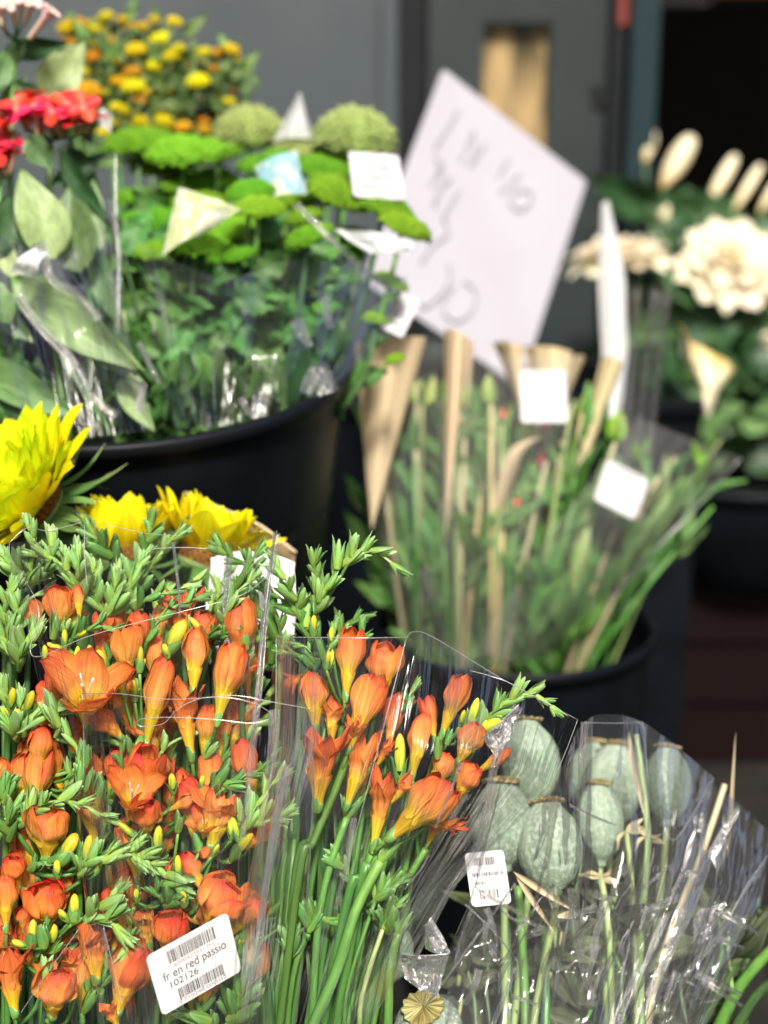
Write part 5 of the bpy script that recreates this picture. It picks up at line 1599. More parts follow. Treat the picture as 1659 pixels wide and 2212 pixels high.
HEADS = [  # u, v, width, depth, tilt, pale, description
    (300, 312, 130, 1.52, -.1, 0, 'below the tansies, farthest left'), (395, 335, 150, 1.50, .0, 0, 'dark and broad, below the tansies'), (470, 330, 90, 1.55, .0, 0, 'small, between the tansies and the pale globe'),
    (345, 360, 120, 1.56, 0, 0, 'half hidden under the broad dark one'), (540, 290, 130, 1.62, 0, 1, 'pale green globe left of the blue paper tip'), (765, 305, 155, 1.58, .1, 1, 'pale green globe at the edge of the door'),
    (540, 415, 95, 1.40, -.1, 0, 'bright, just left of the blue and white paper'), (560, 452, 100, 1.37, .05, 0, 'bright, right of the yellow paper triangle'), (700, 370, 110, 1.46, .2, 0, 'bright, right of the blue and white paper'),
    (735, 425, 140, 1.42, .35, 0, 'long and tilted, under the square label'), (830, 450, 120, 1.42, .45, 0, 'tilted, right of the square label stem'), (868, 488, 110, 1.41, .5, 0, 'tilted farthest right over the price card'),
    (665, 515, 95, 1.36, -.35, 0, 'single, tilted left above the stems'), (350, 480, 110, 1.44, -.1, 0, 'shaded, left of the yellow paper triangle'), (345, 545, 95, 1.38, 0, 0, 'under the lower tip of the yellow paper triangle'),
    (420, 530, 120, 1.36, .1, 0, 'behind the lower edge of the yellow paper triangle'), (300, 430, 90, 1.52, 0, 0, 'shaded, right of the red bouvardia'), (500, 500, 120, 1.48, 0, 0, 'shaded, between the paper triangle and the stems'),
    (620, 440, 90, 1.52, 0, 0, 'shaded, below the blue and white paper'), (400, 410, 110, 1.55, 0, 0, 'shaded, above the yellow paper triangle'), (780, 520, 90, 1.46, .3, 0, 'shaded, under the tilted ones at the right'),
    (840, 610, 70, 1.42, .4, 0, 'small, low beside the edgewise tag'), (810, 690, 50, 1.40, .2, 0, 'tiny, low beside the edgewise tag'), (745, 600, 70, 1.46, .3, 0, 'small, low in the right part of the bucket'),
    (640, 340, 100, 1.60, 0, 1, 'pale, between the two globes'), (720, 345, 90, 1.64, 0, 1, 'pale, behind the square label'),
    (455, 390, 100, 1.58, 0, 0, 'deep shaded, centre back'), (560, 360, 90, 1.60, 0, 0, 'deep shaded, left of the blue and white paper')]
for k in range(20):
    u = RND.uniform(270, 760)
    HEADS.append((u, RND.uniform(350, 560) + max(0, u - 600) * .2, RND.uniform(55, 100), RND.uniform(1.44, 1.58), RND.uniform(-.3, .4), 0, 'half hidden in the shade of the others'))
for k, (u, v, wd, d, tl_, pale, where) in enumerate(HEADS):
    c = P(u, v, d)
    foot = P(lerp(u, 420, .45), 1000, 1.44)
    t = thing('chrysanthemum', ('pale green chrysanthemum head, ' if pale and 'globe' not in where else 'chrysanthemum head, ' if pale else 'green chrysanthemum head, ') + where, 'chrysanthemum', foot, 'green chrysanthemums in the large bucket')
    Mx = head_matrix(c, wd * K * d, tl_)
    ob('flower_head', RND.choice(DOMEP if pale else DOME), t, Mx)
    top = c - UP * .004
    mid = P(lerp(u, 420, .12) + RND.uniform(-15, 15), lerp(v, 1000, .45), lerp(d, 1.42, .4))
    branch(t, [foot, mid, top], .0030, .0022, M['stem'] if RND.random() < .6 else M['stem_dark'])
    for q in range(5 if u < 620 else 1):
        s_ = RND.uniform(.15, .85)
        p = foot.lerp(mid, s_ * 2) if s_ < .5 else mid.lerp(top, s_ * 2 - 1)
        dr = (RT * RND.uniform(-1, 1) + UP * RND.uniform(-.5, .8) - FW * RND.uniform(0, .8)).normalized()
        ob('leaf', RND.choice(MLEAF), t, align(p, p + dr * RND.uniform(.035, .065), RND.uniform(-.7, .7), RND.uniform(.8, 1.2)))
    if k % 2 == 0:
        p = mid
        dr = (RT * RND.uniform(-1, 1) + UP * .6).normalized()
        side_head = p + dr * .04
        branch(t, [p, side_head], .0014, .0012, M['stem'], 'side_shoot', 5)
        ob('bud_head', RND.choice(DOME), t, head_matrix(side_head, RND.uniform(.016, .026), RND.uniform(-.4, .4)))

for k in range(46):
    u, v = RND.uniform(255, 800), RND.uniform(470, 840)
    if u > 540:
        v = min(v, 800 - (u - 540) * 1.1)
    if u > 680:
        continue
    d = RND.uniform(1.36, 1.50)
    foot = P(lerp(u, 420, .4), 980, 1.42)
    t = thing('bucket_greenery', 'leafy green stem packed under the green chrysanthemum heads', 'foliage', foot, 'leafy stems under the chrysanthemum heads')
    c = P(u, v, d)
    branch(t, [foot, foot.lerp(c, .5) + RT * RND.uniform(-.01, .01), c], .0026, .0016, M[RND.choice(['stem', 'stem_pale', 'stem', 'stem_dark'])], 'stem', 6, 4)
    for q in range(6):
        p = foot.lerp(c, RND.uniform(.4, 1.0))
        dr = (RT * RND.uniform(-1, 1) + UP * RND.uniform(-.6, .8) - FW * RND.uniform(-.2, .6)).normalized()
        ob('leaf', RND.choice(MLEAF), t, align(p, p + dr * RND.uniform(.03, .06), RND.uniform(-.9, .9), RND.uniform(.8, 1.1)))
    if k % 3 == 0:
        ob('bud_head', RND.choice(DOME), t, head_matrix(c, RND.uniform(.018, .034), RND.uniform(-.4, .4)))

# tansy behind
TAN = [dome(i + 30, M['yellow'], .36) for i in range(2)] + [dome(i + 40, M['amber'], .34) for i in range(1)]
TL = leaf_mesh('leaf', M['tansy_leaf'], .34, .2, .2, .06, seed=4)
ST = [(150, 60, 'leftmost, beside the pale pink flowers'), (235, 60, 'tallest, second from the left'), (330, 110, 'with amber and yellow heads, middle'), (250, 200, 'low and dense behind the red flowers'), (400, 190, 'with large lemon heads, right of the middle'), (330, 265, 'lowest, with orange tinted heads'), (480, 140, 'farthest right against the grey wall')]
PTS = [(150, 65, 22), (175, 52, 14), (215, 65, 24), (230, 38, 15), (150, 100, 18), (210, 125, 20), (265, 130, 20), (295, 112, 20), (330, 145, 18), (345, 90, 20), (370, 128, 16), (385, 108, 14), (372, 125, 18), (190, 200, 26), (225, 165, 18), (230, 210, 18), (200, 225, 14), (265, 200, 18), (290, 190, 22), (300, 215, 18),
       (352, 215, 26), (395, 170, 20), (430, 180, 22), (415, 205, 16), (325, 280, 28), (355, 265, 18), (300, 262, 18), (460, 150, 14), (505, 125, 14), (500, 110, 16), (508, 195, 13), (440, 115, 14), (470, 235, 12), (240, 250, 14), (270, 240, 18), (375, 240, 20), (210, 95, 12), (310, 60, 13), (285, 60, 12), (265, 45, 12)]
PTS += [(RND.uniform(135, 500), RND.uniform(45, 290), RND.uniform(10, 18)) for _ in range(48)]
tans = []
for u, v, w_ in ST:
    foot = P(lerp(u, 330, .5), 900, 1.52)
    t = thing('tansy', 'yellow button tansy stem, ' + w_, 'tansy', foot, 'yellow tansies behind the green flowers')
    branch(t, [foot, P(lerp(u, 330, .2), 500, 1.62), P(u, v + 40, 1.68)], .003, .0018, M['stem'])
    tans.append((u, v, t))
for u, v, r_ in PTS:
    t = min(tans, key=lambda q: (q[0] - u) ** 2 + (q[1] - v) ** 2)
    d = 1.68 + RND.uniform(-.06, .05)
    c = P(u, v, d)
    ob('flower_head', TAN[2] if RND.random() < .3 else RND.choice(TAN[:2]), t[2], head_matrix(c, 2.15 * r_ * K * d, RND.uniform(-.3, .3)))
    branch(t[2], [P(t[0], t[1] + 60, 1.68), P(lerp(u, t[0], .3), v + 40, d), c], .0012, .001, M['stem_pale'], 'pedicel', 5, 3)
    for q in range(4):
        b_ = P(u + RND.uniform(-25, 25), v + RND.uniform(15, 70), d + .01)
        ob('leaf', TL, t[2], align(b_, b_ + (RT * RND.uniform(-1, 1) + UP * RND.uniform(-.3, 1)).normalized() * RND.uniform(.025, .045), RND.uniform(-.8, .8), 1))

# bouvardia
def bpetal(mat):
    
    def f(a, c):
        s_ = (a - .5) * 2
        hw = .36 * (.3 + .7 * math.sin(min(1, c / .6) * 1.57)) * math.sqrt(max(0, 1 - max(0, (c - .55) / .45) ** 2.4))
        return Vector((s_ * hw, .25 * s_ * s_ * hw - .22 * c * c, c))
    return MB().grid(f, 5, 8).mesh('petal', mat)


BP = {'red': bpetal(M['red']), 'pale_pink': bpetal(M['pale_pink'])}
BT = {}
for mk in ('pink_tube', 'pale_pink'):
    BT[mk] = MB().lathe([(.07, 0), (.085, .3), (.11, .7), (.17, .93), (.17, 1.0)], 10).mesh('floret', M[mk])


def floret(parent, base, tip, tube, pet, psize):
    Mx = align(base, tip, 0, 1.0)
    o = ob('floret', BT[tube], parent, Mx)
    ax = (tip - base).normalized()
    x = ax.orthogonal().normalized()
    y = ax.cross(x)
    a0 = RND.uniform(0, 1.5)
    for k in range(4):
        a = a0 + k * 1.571
        dr = (x * math.cos(a) + y * math.sin(a)) * .95 + ax * RND.uniform(.05, .5)
        z = dr.normalized()
        yy = (ax - z * ax.dot(z)).normalized()
        xx = yy.cross(z)
        Q = Matrix.Identity(4)
        for i in range(3):
            Q[i][0], Q[i][1], Q[i][2], Q[i][3] = xx[i] * psize, yy[i] * psize, z[i] * psize, tip[i]
        ob('petal', BP[pet], o, Q)


def Z(x, y, d):                         # top-left close-up
    return P(x * .21, y * .21, d)


def bouvardia(label, foot, node, florets, tube, pet, leaves, psize=.0165):
    t = thing('bouvardia', label, 'bouvardia', foot, 'bouvardias in the large bucket')
    branch(t, [foot, foot.lerp(node, .5) + RT * -.01, node], .0035, .0025, M['stem'])
    for (bx, by, tx, ty) in florets:
        bs, tp = Z(bx, by, 1.33 + RND.uniform(-.012, .012)), Z(tx, ty, 1.315 + RND.uniform(-.012, .012))
        floret(t, bs, tp, tube, pet, psize)
        branch(t, [node, node.lerp(bs, .6), bs], .0012, .001, M['stem'], 'pedicel', 5, 3)
    for (bs, tp, ro, ws, mk, k) in leaves:
        ob('leaf', BL[mk][k % 3], t, align(P(*bs), P(*tp), ro, ws))
    return t


BL = {mk: [leaf_mesh('leaf', M[mk], .62, .16, .10, .04, seed=i * 3, nu=8, nv=14) for i in range(3)] for mk in ('leaf', 'leaf_pale', 'leaf_dark')}
bouvardia('red bouvardia cluster with rosy tubes and broad leaves below', P(150, 960, 1.30), Z(520, 1450, 1.34),
          [(280, 1350, 180, 1130), (320, 1330, 250, 1150), (430, 1420, 350, 1090), (560, 1390, 330, 1000), (560, 1390, 470, 1100), (640, 1430, 540, 1160), (660, 1400, 690, 1080), (800, 1400, 760, 1250), (830, 1370, 830, 1160), (900, 1360, 920, 1200), (390, 1430, 360, 1190), (470, 1390, 440, 1230), (780, 1250, 650, 1010), (860, 1280, 860, 1100), (300, 1340, 300, 980), (600, 1380, 600, 1080)],
          'pink_tube', 'red',
          [((60, 300, 1.31), (110, 360, 1.29), .3, 1.0, 'leaf', 0), ((120, 560, 1.29), (45, 360, 1.28), .2, .95, 'leaf_pale', 1), ((175, 590, 1.31), (140, 400, 1.31), -.3, 1.0, 'leaf', 2), ((130, 330, 1.33), (230, 480, 1.34), .5, .5, 'leaf_dark', 1), ((150, 320, 1.35), (215, 420, 1.36), .2, .8, 'leaf_dark', 0), ((110, 400, 1.34), (235, 330, 1.35), .3, .6, 'leaf_dark', 2), ((200, 560, 1.34), (205, 380, 1.35), .3, .5, 'leaf', 0)])
bouvardia('red bouvardia cut by the left picture edge', P(20, 960, 1.28), Z(0, 1850, 1.32),
          [(60, 1830, 20, 1620), (100, 1780, 150, 1560), (40, 1450, 60, 1190), (30, 1420, 0, 1120), (20, 1840, -60, 1600), (150, 1380, 80, 1310), (60, 1560, 60, 1420), (20, 1600, 20, 1500)],
          'pink_tube', 'red', [((-20, 560, 1.28), (20, 420, 1.27), .3, .9, 'leaf_dark', 1), ((20, 700, 1.26), (-30, 580, 1.25), .2, .8, 'leaf', 1)], .019)
bouvardia('pale pink bouvardia trumpets in the top left corner', P(60, 960, 1.34), Z(150, 420, 1.36),
          [(40, 330, 10, 60), (160, 250, 110, 20), (210, 200, 230, -10), (260, 240, 340, 20), (305, 390, 520, 110), (20, 260, -40, 40)],
          'pale_pink', 'pale_pink', [((20, 110, 1.37), (150, 95, 1.37), .4, .75, 'leaf_dark', 0), ((90, 215, 1.38), (185, 85, 1.38), .1, 1.0, 'leaf_pale', 1), ((0, 150, 1.36), (60, 90, 1.36), .5, .8, 'leaf', 0), ((0, 225, 1.36), (60, 165, 1.36), .4, .8, 'leaf', 2), ((40, 180, 1.36), (95, 200, 1.36), .4, .6, 'leaf_dark', 2), ((-20, 200, 1.34), (30, 90, 1.35), .4, .7, 'leaf', 1)], .010)
# wrapped leafy stems in front of the bucket's left half
for k, (foot, lvs, lab) in enumerate((
        (P(240, 940, 1.28), [((30, 600, 1.27), (300, 800, 1.24), .25, .50, 'leaf_pale', 0), ((90, 640, 1.28), (310, 830, 1.25), .4, .42, 'leaf', 1)], 'broad leaf wrapped in glossy film, slanting down the bucket front'),
        (P(60, 980, 1.26), [((-60, 780, 1.25), (170, 900, 1.22), .3, .5, 'leaf', 2), ((-40, 820, 1.26), (140, 950, 1.23), .5, .45, 'leaf_dark', 0)], 'broad leaf low at the left picture edge above the sunflower'),
        (P(30, 900, 1.3), [((-30, 500, 1.29), (60, 620, 1.28), .2, .55, 'leaf_pale', 2), ((-30, 640, 1.28), (70, 740, 1.27), .3, .6, 'leaf', 0), ((0, 480, 1.32), (110, 560, 1.32), .3, .6, 'leaf_dark', 1)], 'leafy stem at the left picture edge below the red flowers'),
        (P(200, 950, 1.33), [((190, 520, 1.33), (250, 700, 1.33), .3, .5, 'leaf', 0), ((240, 700, 1.34), (330, 900, 1.31), .3, .45, 'leaf_dark', 1), ((150, 620, 1.35), (200, 480, 1.36), .3, .8, 'leaf_dark', 2), ((260, 820, 1.29), (330, 930, 1.27), .2, .6, 'leaf_pale', 0)], 'dark leafy stem between the red flowers and the green ones'))):
    t = thing('leafy_stem', lab, 'foliage', foot, 'leafy stems in the large bucket')
    for (bs, tp, ro, ws, mk, q) in lvs:
        ob('leaf', BL[mk][q], t, align(P(*bs), P(*tp), ro, ws * 1.1))
    branch(t, [foot, P(*lvs[0][0])], .003, .0025, M['stem'])
for k in range(16):
    u = lerp(-30, 610, k / 15)
    v = 770 + 165 * math.sqrt(max(0, 1 - ((u - 250) / 500) ** 2)) + RND.uniform(-30, -4)
    foot = P(u, v, 1.30)
    t = thing('leafy_stem', 'short leafy shoot lining the front rim of the large bucket', 'foliage', foot, 'leafy shoots along the bucket rim')
    tips = [P(u + RND.uniform(-60, 60), v - RND.uniform(70, 150), 1.29 + RND.uniform(-.02, .04)) for _ in range(4)]
    branch(t, [foot + FW * .05 - UP * .05, foot + FW * .04, tips[0]], .002, .0015, M['stem_dark'])
    for q in tips:
        ob('leaf', RND.choice(MLEAF + BL['leaf_dark'] + BL['leaf']), t, align(foot + FW * .04, q, RND.uniform(-.7, .7), .8))
# film and paper in the large bucket
wrap('clear film sleeve with white creases round the broad leaves at the left',
     [[P(-20, 500, 1.26), P(60, 530, 1.25), P(120, 560, 1.25), P(250, 450, 1.29)], [P(0, 700, 1.24), P(100, 720, 1.225), P(200, 700, 1.225), P(265, 680, 1.27)], [P(60, 960, 1.22), P(150, 950, 1.205), P(240, 940, 1.205), P(330, 930, 1.23)]],
     'film', 50, 30, .0015, 4, 12,
     [[P(250, 330, 1.30), P(250, 450, 1.288), P(256, 580, 1.275), P(254, 720, 1.265)]],
     [([P(35, 580, 1.24), P(90, 530, 1.235), P(110, 600, 1.23), P(170, 640, 1.225), P(215, 690, 1.22)], .006, .004), ([P(40, 640, 1.225), P(90, 710, 1.22), P(150, 770, 1.215), P(190, 850, 1.21), P(250, 900, 1.21)], .005, .006), ([P(170, 900, 1.21), P(210, 840, 1.21)], .006, .003), ([P(235, 430, 1.29), P(252, 500, 1.28), P(258, 600, 1.27), P(254, 720, 1.26)], .0035, .002), ([P(300, 740, 1.26), P(330, 800, 1.25), P(345, 830, 1.25)], .003, .002), ([P(300, 890, 1.22), P(310, 830, 1.23)], .005, .004)], 'film_sleeve', .0008)
wrap('clear film sleeve round the green chrysanthemum stems',
     [[P(300, 520, 1.31), P(480, 600, 1.29), P(640, 560, 1.29), P(880, 600, 1.36)], [P(330, 760, 1.28), P(480, 780, 1.25), P(620, 760, 1.25), P(800, 760, 1.32)], [P(380, 930, 1.25), P(480, 920, 1.235), P(600, 890, 1.24), P(730, 840, 1.29)]],
     'film', 50, 30, .0015, 5, 21, (),
     [([P(640, 440, 1.32), P(740, 540, 1.32), P(850, 630, 1.34)], .004, .003), ([P(700, 640, 1.33), P(715, 710, 1.32)], .006, .004), ([P(640, 690, 1.30), P(670, 750, 1.29)], .010, .004), ([P(540, 900, 1.24), P(570, 860, 1.24), P(560, 885, 1.24)], .006, .010), ([P(660, 850, 1.27), P(690, 800, 1.28), P(710, 850, 1.27)], .008, .012), ([P(520, 860, 1.24), P(545, 900, 1.24)], .004, .003)], 'film_sleeve', .0008)
for k, (q, mk, lab) in enumerate((
        ([(385, 405, 1.33), (520, 452, 1.32), (450, 500, 1.32), (348, 555, 1.33)], 'print_yellow', 'pale yellow printed film triangle among the green chrysanthemums'),
        ([(550, 360, 1.42), (640, 325, 1.42), (665, 420, 1.40), (570, 430, 1.40)], 'print_blue', 'blue and white printed film corner in the middle of the green flowers'),
        ([(645, 205, 1.60), (650, 207, 1.60), (680, 300, 1.58), (590, 305, 1.58)], 'film_blue', 'blue-grey film tip standing between the pale globes'),
        ([(720, 495, 1.38), (900, 520, 1.38), (880, 550, 1.38), (800, 548, 1.37)], 'film_print', 'white film edge stretched across to the price card'),
        ([(20, 590, 1.235), (75, 535, 1.225), (105, 545, 1.225), (80, 600, 1.22)], 'film_print', 'white folded film corner over the slanting leaf'),
        ([(210, 240, 1.45), (240, 245, 1.45), (240, 285, 1.45), (215, 280, 1.45)], 'film_print', 'small white film scrap right of the red flowers'))):
    t = thing('film_corner', lab, 'film corner', P(*q[0]), 'printed film corners')
    q = [P(*z) for z in q]
    sheet('film', [[q[0], q[0].lerp(q[1], .5) - FW * .012, q[1]], [q[3], q[3].lerp(q[2], .5) - FW * .012, q[2]]], M[mk], 14, 12, .002, 2, k, t)

# ------------------------------------------------------------------ wrapped bouquets in the second bucket
def kraft_cone(parent, tl_, tr_, tip, mat='kraft', dep=.03):
    def f(a, c):
        l_, r_ = tl_.lerp(tip, c), tr_.lerp(tip, c)
        m_ = l_.lerp(r_, a)
        return m_ - FW * (dep * (1 - c) * math.sin(math.pi * a)) + RT * .0015 * math.sin(a * 23) * (1 - c)
    ob('paper_cone', MB().grid(f, 20, 14).mesh('paper_cone', M[mat]), parent)


GLF = [leaf_mesh('leaf', M['mum_leaf'], .35, .2, .2, .05, seed=i) for i in range(3)]
GLB = [leaf_mesh('leaf', M['leaf'], .28, .2, .2, .05, seed=i + 5) for i in range(2)]
BQ = [  # label, foot u, top span (u0,u1,v), depth, n stems
    ('bouquet with the widest tan paper cone beside the large bucket', 900, (770, 930, 760), 1.62, 9, [((766, 742, 1.50), (924, 728, 1.50), (803, 1145, 1.54))]),
    ('bouquet with a narrow tan paper strip under the price card', 985, (940, 1050, 860), 1.64, 10, [((960, 712, 1.54), (1012, 735, 1.54), (962, 1165, 1.57)), ((1000, 735, 1.64), (1022, 745, 1.64), (1000, 1000, 1.66))]),
    ('bouquet behind the upper square label with cream paper top', 1060, (1060, 1200, 840), 1.66, 12, [((1065, 740, 1.66), (1130, 750, 1.66), (1130, 900, 1.68)), ((1130, 748, 1.68), (1240, 762, 1.68), (1200, 1000, 1.70))]),
    ('bouquet with long diagonal cream stems right of the labels', 1120, (1200, 1340, 800), 1.66, 12, [((1235, 770, 1.65), (1262, 775, 1.65), (1225, 860, 1.66)), ((1300, 770, 1.63), (1345, 790, 1.63), (1200, 1180, 1.66))]),
    ('bouquet leaning farthest right in dark sleeve', 1180, (1360, 1560, 960), 1.68, 12, [])]
for bi, (lab, fu, (ua, ub, vt), d, n, cones) in enumerate(BQ):
    foot = P(fu, 1520, 1.70)
    t = thing('wrapped_bouquet', lab, 'bouquet', foot, 'wrapped bouquets in the lower bucket')
    tops = []
    for k in range(n):
        u = lerp(ua, ub, (k + .5) / n) + RND.uniform(-10, 10)
        v = vt + RND.uniform(-20, 160)
        mk = RND.choice(['stem', 'stem', 'stem', 'stem_pale', 'stem_pale', 'husk', 'tan', 'husk'])
        fx = lerp(fu, u, .12)
        top = P(u, v, d + RND.uniform(-.05, .04))
        md = P(lerp(fx, u, .45), lerp(1520, v, .5), d + RND.uniform(-.06, .02))
        branch(t, [P(fx, 1520, 1.70), md, top], RND.uniform(.0022, .0036), .002, M[mk])
        tops.append(top)
        for q in range(3):
            s_ = RND.uniform(.05, .95)
            p = P(fx, 1520, 1.70).lerp(md, s_ * 2) if s_ < .5 else md.lerp(top, s_ * 2 - 1)
            dr = (RT * RND.uniform(-.6, .7) + UP * RND.uniform(.2, 1) - FW * RND.uniform(-.2, .5)).normalized()
            ob('leaf', RND.choice(GLF + GLB), t, align(p, p + dr * RND.uniform(.03, .07), RND.uniform(-.9, .9), RND.uniform(.6, 1.0)))
    for (a_, b_, c_) in cones:
        kraft_cone(t, P(*a_), P(*b_), P(*c_))
    for k in range(6):
        c = RND.choice(tops)
        dr = (RT * RND.uniform(-.5, .5) + UP).normalized()
        ob('flower_bud', leaf_mesh('flower_bud', M[RND.choice(['mum', 'mum_pale', 'tansy_leaf'])], .5, .5, .1, .05, seed=k), t, align(c, c + dr * .035, RND.uniform(-1, 1), 1))
GLM = [leaf_mesh('leaf', M['bouquet_leaf'], .20, .25, .18, .05, seed=i * 3) for i in range(3)]
for k in range(70):
    a = RND.random()
    v = RND.uniform(960, 1400)
    s_ = (v - 960) / 440
    u = lerp(lerp(765, 890, s_), lerp(1560, 1250, s_), a)
    if v < 1100 and u < 930:
        v += 150
    d = RND.uniform(1.60, 1.76)
    foot = P(lerp(u, 1060, .5), 1530, 1.71)
    t = thing('bouquet_greenery', 'green leafy sprig packed among the wrapped bouquets', 'foliage', foot, 'leafy sprigs among the bouquets')
    c = P(u, v, d)
    branch(t, [foot, foot.lerp(c, .5), c], .002, .0013, M[RND.choice(['stem', 'stem_pale'])], 'stem', 5, 3)
    for q in range(7):
        p = foot.lerp(c, RND.uniform(.45, 1.0))
        dr = (RT * (RND.uniform(-.45, .45) + (u - 1080) / 900) + UP * RND.uniform(.5, 1) - FW * RND.uniform(-.3, .5)).normalized()
        ob('leaf', RND.choice(GLM), t, align(p, p + dr * RND.uniform(.05, .10), RND.uniform(-.9, .9), 1.0))
rb = thing('wrapped_bouquet', 'red flecked sprig peeping out under the upper square label', 'bouquet', P(1080, 1400, 1.68), 'wrapped bouquets in the lower bucket')
branch(rb, [P(1080, 1450, 1.7), P(1110, 1150, 1.66), P(1180, 960, 1.64)], .002, .0015, M['tan'])
for (u, v) in ((1088, 905), (1200, 912), (1175, 925), (1165, 1000), (1120, 1100)):
    c = P(u, v, 1.64)
    ob('petal', BP['red'], rb, align(c, c + (UP + RT * RND.uniform(-.5, .5)) * .012, 0, 1))
for k, (a_, b_, c_, lab) in enumerate((((1180, 940, 1.60), (1110, 985, 1.60), (1060, 1180, 1.63), 'pale dry leaf twisting below the upper square label'), ((1270, 1100, 1.62), (1255, 1200, 1.62), (1238, 1290, 1.64), 'yellow-green strap leaf below the tilted label'), ((1440, 980, 1.64), (1420, 1120, 1.65), (1300, 1300, 1.66), 'yellow strap leaf curving at the right of the bouquets'))):
    t = thing('dry_leaf', lab, 'dry leaf', P(*c_), 'loose leaves among the bouquets')
    pl_ = smooth([P(*c_), P(*b_), P(*a_)], 8)
    N_ = len(pl_)

    def g(a, c, pl_=pl_, N_=N_):
        i = min(int(c * (N_ - 1)), N_ - 2)
        p = pl_[i].lerp(pl_[i + 1], c * (N_ - 1) - i)
        x_ = (a - .5) * 2
        return p + RT * x_ * .009 * math.sin(math.pi * (.08 + .9 * c)) + FW * (.006 * x_ * x_ + .004 * math.sin(c * 7) * x_)
    ob('blade', MB().grid(g, 6, 16).mesh('blade', M['husk' if k == 0 else 'stem_pale']), t)
wrap('dark glassy film sleeve with straight slanting edge at the right of the bouquets',
     [[P(1380, 900, 1.58), P(1450, 930, 1.57), P(1530, 960, 1.58), P(1600, 990, 1.62)], [P(1150, 1200, 1.58), P(1230, 1200, 1.57), P(1320, 1200, 1.58), P(1400, 1205, 1.62)], [P(1000, 1440, 1.62), P(1080, 1440, 1.61), P(1160, 1420, 1.62), P(1240, 1385, 1.66)]],
     'film_haze', 30, 24, .003, 3, 31, [[P(1600, 990, 1.618), P(1500, 1100, 1.62), P(1400, 1205, 1.618), P(1240, 1385, 1.658)]], (), 'film_sleeve', .0010)
wrap('clear film sleeve over the paper cones of the bouquets',
     [[P(760, 730, 1.58), P(900, 735, 1.56), P(1050, 760, 1.57), P(1250, 770, 1.58)], [P(800, 1100, 1.57), P(900, 1100, 1.55), P(1030, 1100, 1.55), P(1180, 1100, 1.57)], [P(880, 1400, 1.62), P(950, 1410, 1.60), P(1020, 1415, 1.60), P(1100, 1420, 1.62)]],
     'film_haze', 40, 30, .003, 4, 33, (), [([P(960, 1080, 1.56), P(975, 1200, 1.58)], .012, .008), ([P(905, 1230, 1.58), P(930, 1300, 1.59)], .018, .012)], 'film_sleeve', .0008)

# ------------------------------------------------------------------ tub of cream flowers
CP = [leaf_mesh('petal', M['cream'], 1.05, .10, .22, .09, seed=i * 2) for i in range(3)]


def cream_flower(label, c, nrm, rad, foot, seed):
    rr = random.Random(seed)
    nrm = nrm.normalized()
    t = thing('cream_flower', label, 'cream flower', foot, 'cream flowers in the back tub')
    x = nrm.orthogonal().normalized()
    y = nrm.cross(x)
    for ring in range(4):
        n = 12 - 2 * ring
        for k in range(n):
            a = 6.283 * (k + .4 * ring) / n + rr.uniform(-.1, .1)
            d0 = x * math.cos(a) + y * math.sin(a)
            cp = .10 + ring * .36
            z = (d0 * math.cos(cp) + nrm * math.sin(cp)).normalized()
            yy = nrm * math.cos(cp) - d0 * math.sin(cp)
            xx = yy.cross(z)
            L = rad * (1 - ring * .17) * rr.uniform(.9, 1.1)
            Q = Matrix.Identity(4)
            b_ = c + d0 * rad * .08
            for i in range(3):
                Q[i][0], Q[i][1], Q[i][2], Q[i][3] = xx[i] * L, yy[i] * L, z[i] * L, b_[i]
            ob('petal', rr.choice(CP), t, Q)
    ob('disc', MB().lathe([(rad * .16, 0), (rad * .15, rad * .2), (rad * .08, rad * .3), (.0005, rad * .3)], 14).mesh('disc', M['tan']), t, align(c, c + nrm * 1.0))
    branch(t, [foot, foot.lerp(c, .6), c], .004, .003, M['stem_dark'])
    for k in range(5):
        p = foot.lerp(c, rr.uniform(.35, .9))
        dr = (RT * rr.uniform(-1, 1) + UP * rr.uniform(-.2, 1) - FW * rr.uniform(0, .6)).normalized()
        ob('leaf', rr.choice(BL['leaf_dark'] + BL['leaf']), t, align(p, p + dr * rr.uniform(.08, .14), rr.uniform(-.6, .6), 1.0))
    return t


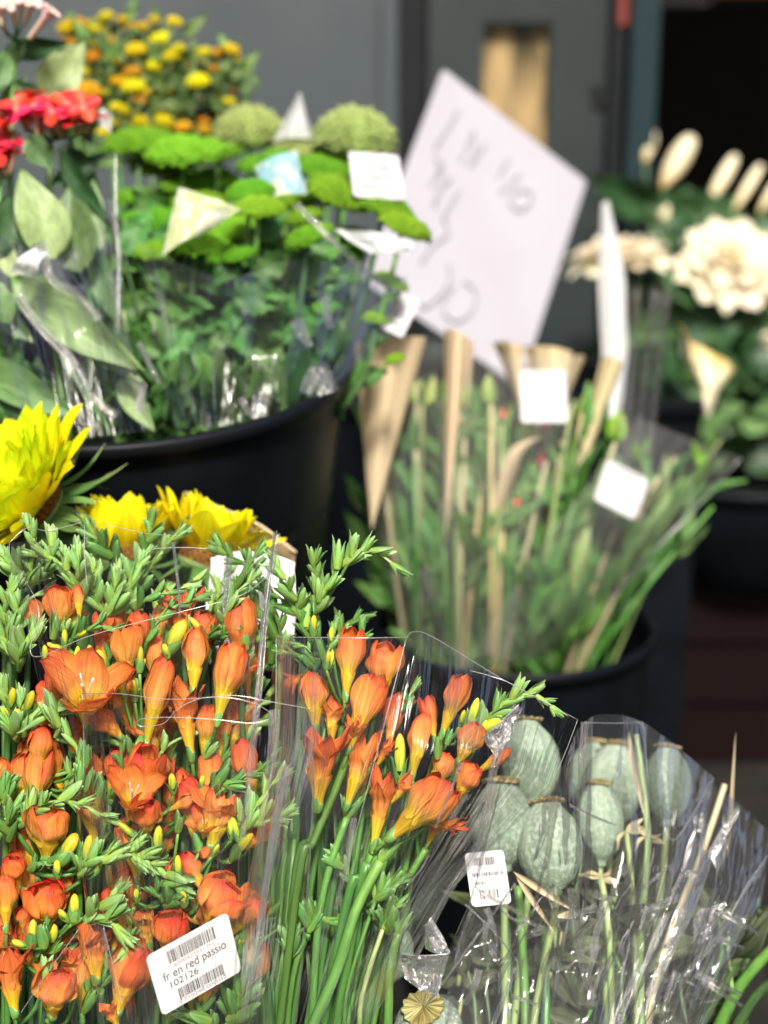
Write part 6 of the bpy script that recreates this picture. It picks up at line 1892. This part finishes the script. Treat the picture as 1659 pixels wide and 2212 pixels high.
cream_flower('cream bloom turned edge-on behind the tall white film', P(1340, 565, 2.40), RT * -.1 + UP * .9 - FW * .25, .085, P(1480, 1000, 2.5), 1)
cream_flower('large cream bloom with tan eye at the right picture edge', P(1575, 565, 2.36), UP * .55 - FW * .75, .085, P(1560, 1000, 2.5), 2)
cream_flower('cream bloom half out of the picture at the right', P(1700, 700, 2.45), UP * .4 - FW * .8 - RT * .3, .09, P(1640, 1000, 2.55), 4)
for k, (bu, bv, tu, tv, w_, lab) in enumerate(((1430, 405, 1495, 295, .52, 'fat cream bud, largest of the leaning row'), (1530, 440, 1590, 335, .34, 'cream bud, second of the leaning row'), (1585, 455, 1645, 355, .26, 'cream bud, third of the leaning row'), (1392, 350, 1412, 285, .5, 'small cream bud beside the teal frame'), (1640, 460, 1690, 380, .3, 'cream bud cut by the right picture edge'), (1432, 475, 1440, 440, .7, 'round white bud below the fattest cream one'))):
    foot = P(lerp(bu, 1560, .4), 980, 2.55)
    t = thing('cream_bud', lab, 'flower bud', foot, 'cream buds in the back tub')
    b_, t_ = P(bu, bv, 2.5), P(tu, tv, 2.52)
    ob('bud', MB().lathe([(.06, 0), (.2, .12), (.36, .35), (.40, .6), (.33, .85), (.2, .97), (.002, 1.0)], 14).mesh('bud', M['cream']), t, align(b_, t_, 0, w_ * .85))
    branch(t, [foot, foot.lerp(b_, .6), b_], .003, .0025, M['stem_dark'])
    for q in range(4):
        p = foot.lerp(b_, RND.uniform(.3, .95))
        dr = (RT * RND.uniform(-1, 1) + UP * RND.uniform(-.2, 1)).normalized()
        ob('leaf', RND.choice(BL['leaf_dark']), t, align(p, p + dr * RND.uniform(.09, .15), RND.uniform(-.6, .6), 1.0))
for k, (q, lab) in enumerate((
        ([(1295, 440, 1.78), (1318, 430, 1.78), (1352, 620, 1.77), (1340, 900, 1.76), (1305, 905, 1.76)], 'tall folded white film spike standing beside the teal frame'),)):
    t = thing('film_spike', lab, 'film sleeve', P(1320, 905, 1.76))
    L_ = [P(1297, 440, 1.78), P(1292, 600, 1.775), P(1300, 760, 1.77), P(1300, 905, 1.76)]
    R_ = [P(1315, 436, 1.78), P(1350, 600, 1.775), P(1356, 760, 1.77), P(1340, 905, 1.76)]
    rows = [[a_, a_.lerp(b_, .5) - FW * .012, b_] for a_, b_ in zip(L_, R_)]
    sheet('film', rows, M['film_print'], 10, 20, .001, 1, 3, t)
for k, (u0, v0, u1, v1) in enumerate(((1415, 620, 1385, 880), (1440, 620, 1410, 890), (1375, 620, 1365, 800))):
    t = thing('glass_green_stem', ['glassy pale stem right of the white film spike, middle one', 'glassy pale stem right of the white film spike, outer one', 'glassy pale stem nearest the white film spike'][k], 'stalk', P(u1, v1, 1.9), 'pale stalks beside the film spike')
    branch(t, [P(u1 - 40, 1250, 1.72), P(u1, v1, 1.9), P(u0, v0, 2.1)], .005, .005, M['film_fold'], 'stem', 7)
t = thing('paper_wrap', 'cream paper corner with torn edge at the right of the film spike', 'wrapping paper', P(1530, 870, 1.9), 'paper wraps')
sheet('sheet', [[P(1475, 700, 1.9), P(1500, 740, 1.88), P(1595, 800, 1.9)], [P(1500, 800, 1.89), P(1520, 830, 1.87), P(1560, 835, 1.9)], [P(1520, 900, 1.9), P(1525, 900, 1.88), P(1535, 895, 1.9)]], M['cream'], 10, 12, .006, 2, 2, t)
# dark leaves filling the back tub
for k in range(26):
    u, v = RND.uniform(1330, 1680), RND.uniform(600, 960)
    foot = P(lerp(u, 1560, .4), 1000, 2.52)
    t = thing('leafy_stem', 'dark green leafy stem in the back tub', 'foliage', foot, 'dark leaves in the back tub')
    c = P(u, v, 2.42 + RND.uniform(-.08, .1))
    branch(t, [foot, foot.lerp(c, .5), c], .003, .002, M['stem_dark'])
    for q in range(5):
        p = foot.lerp(c, RND.uniform(.4, 1))
        dr = (RT * RND.uniform(-1, 1) + UP * RND.uniform(-.3, 1) - FW * RND.uniform(0, .6)).normalized()
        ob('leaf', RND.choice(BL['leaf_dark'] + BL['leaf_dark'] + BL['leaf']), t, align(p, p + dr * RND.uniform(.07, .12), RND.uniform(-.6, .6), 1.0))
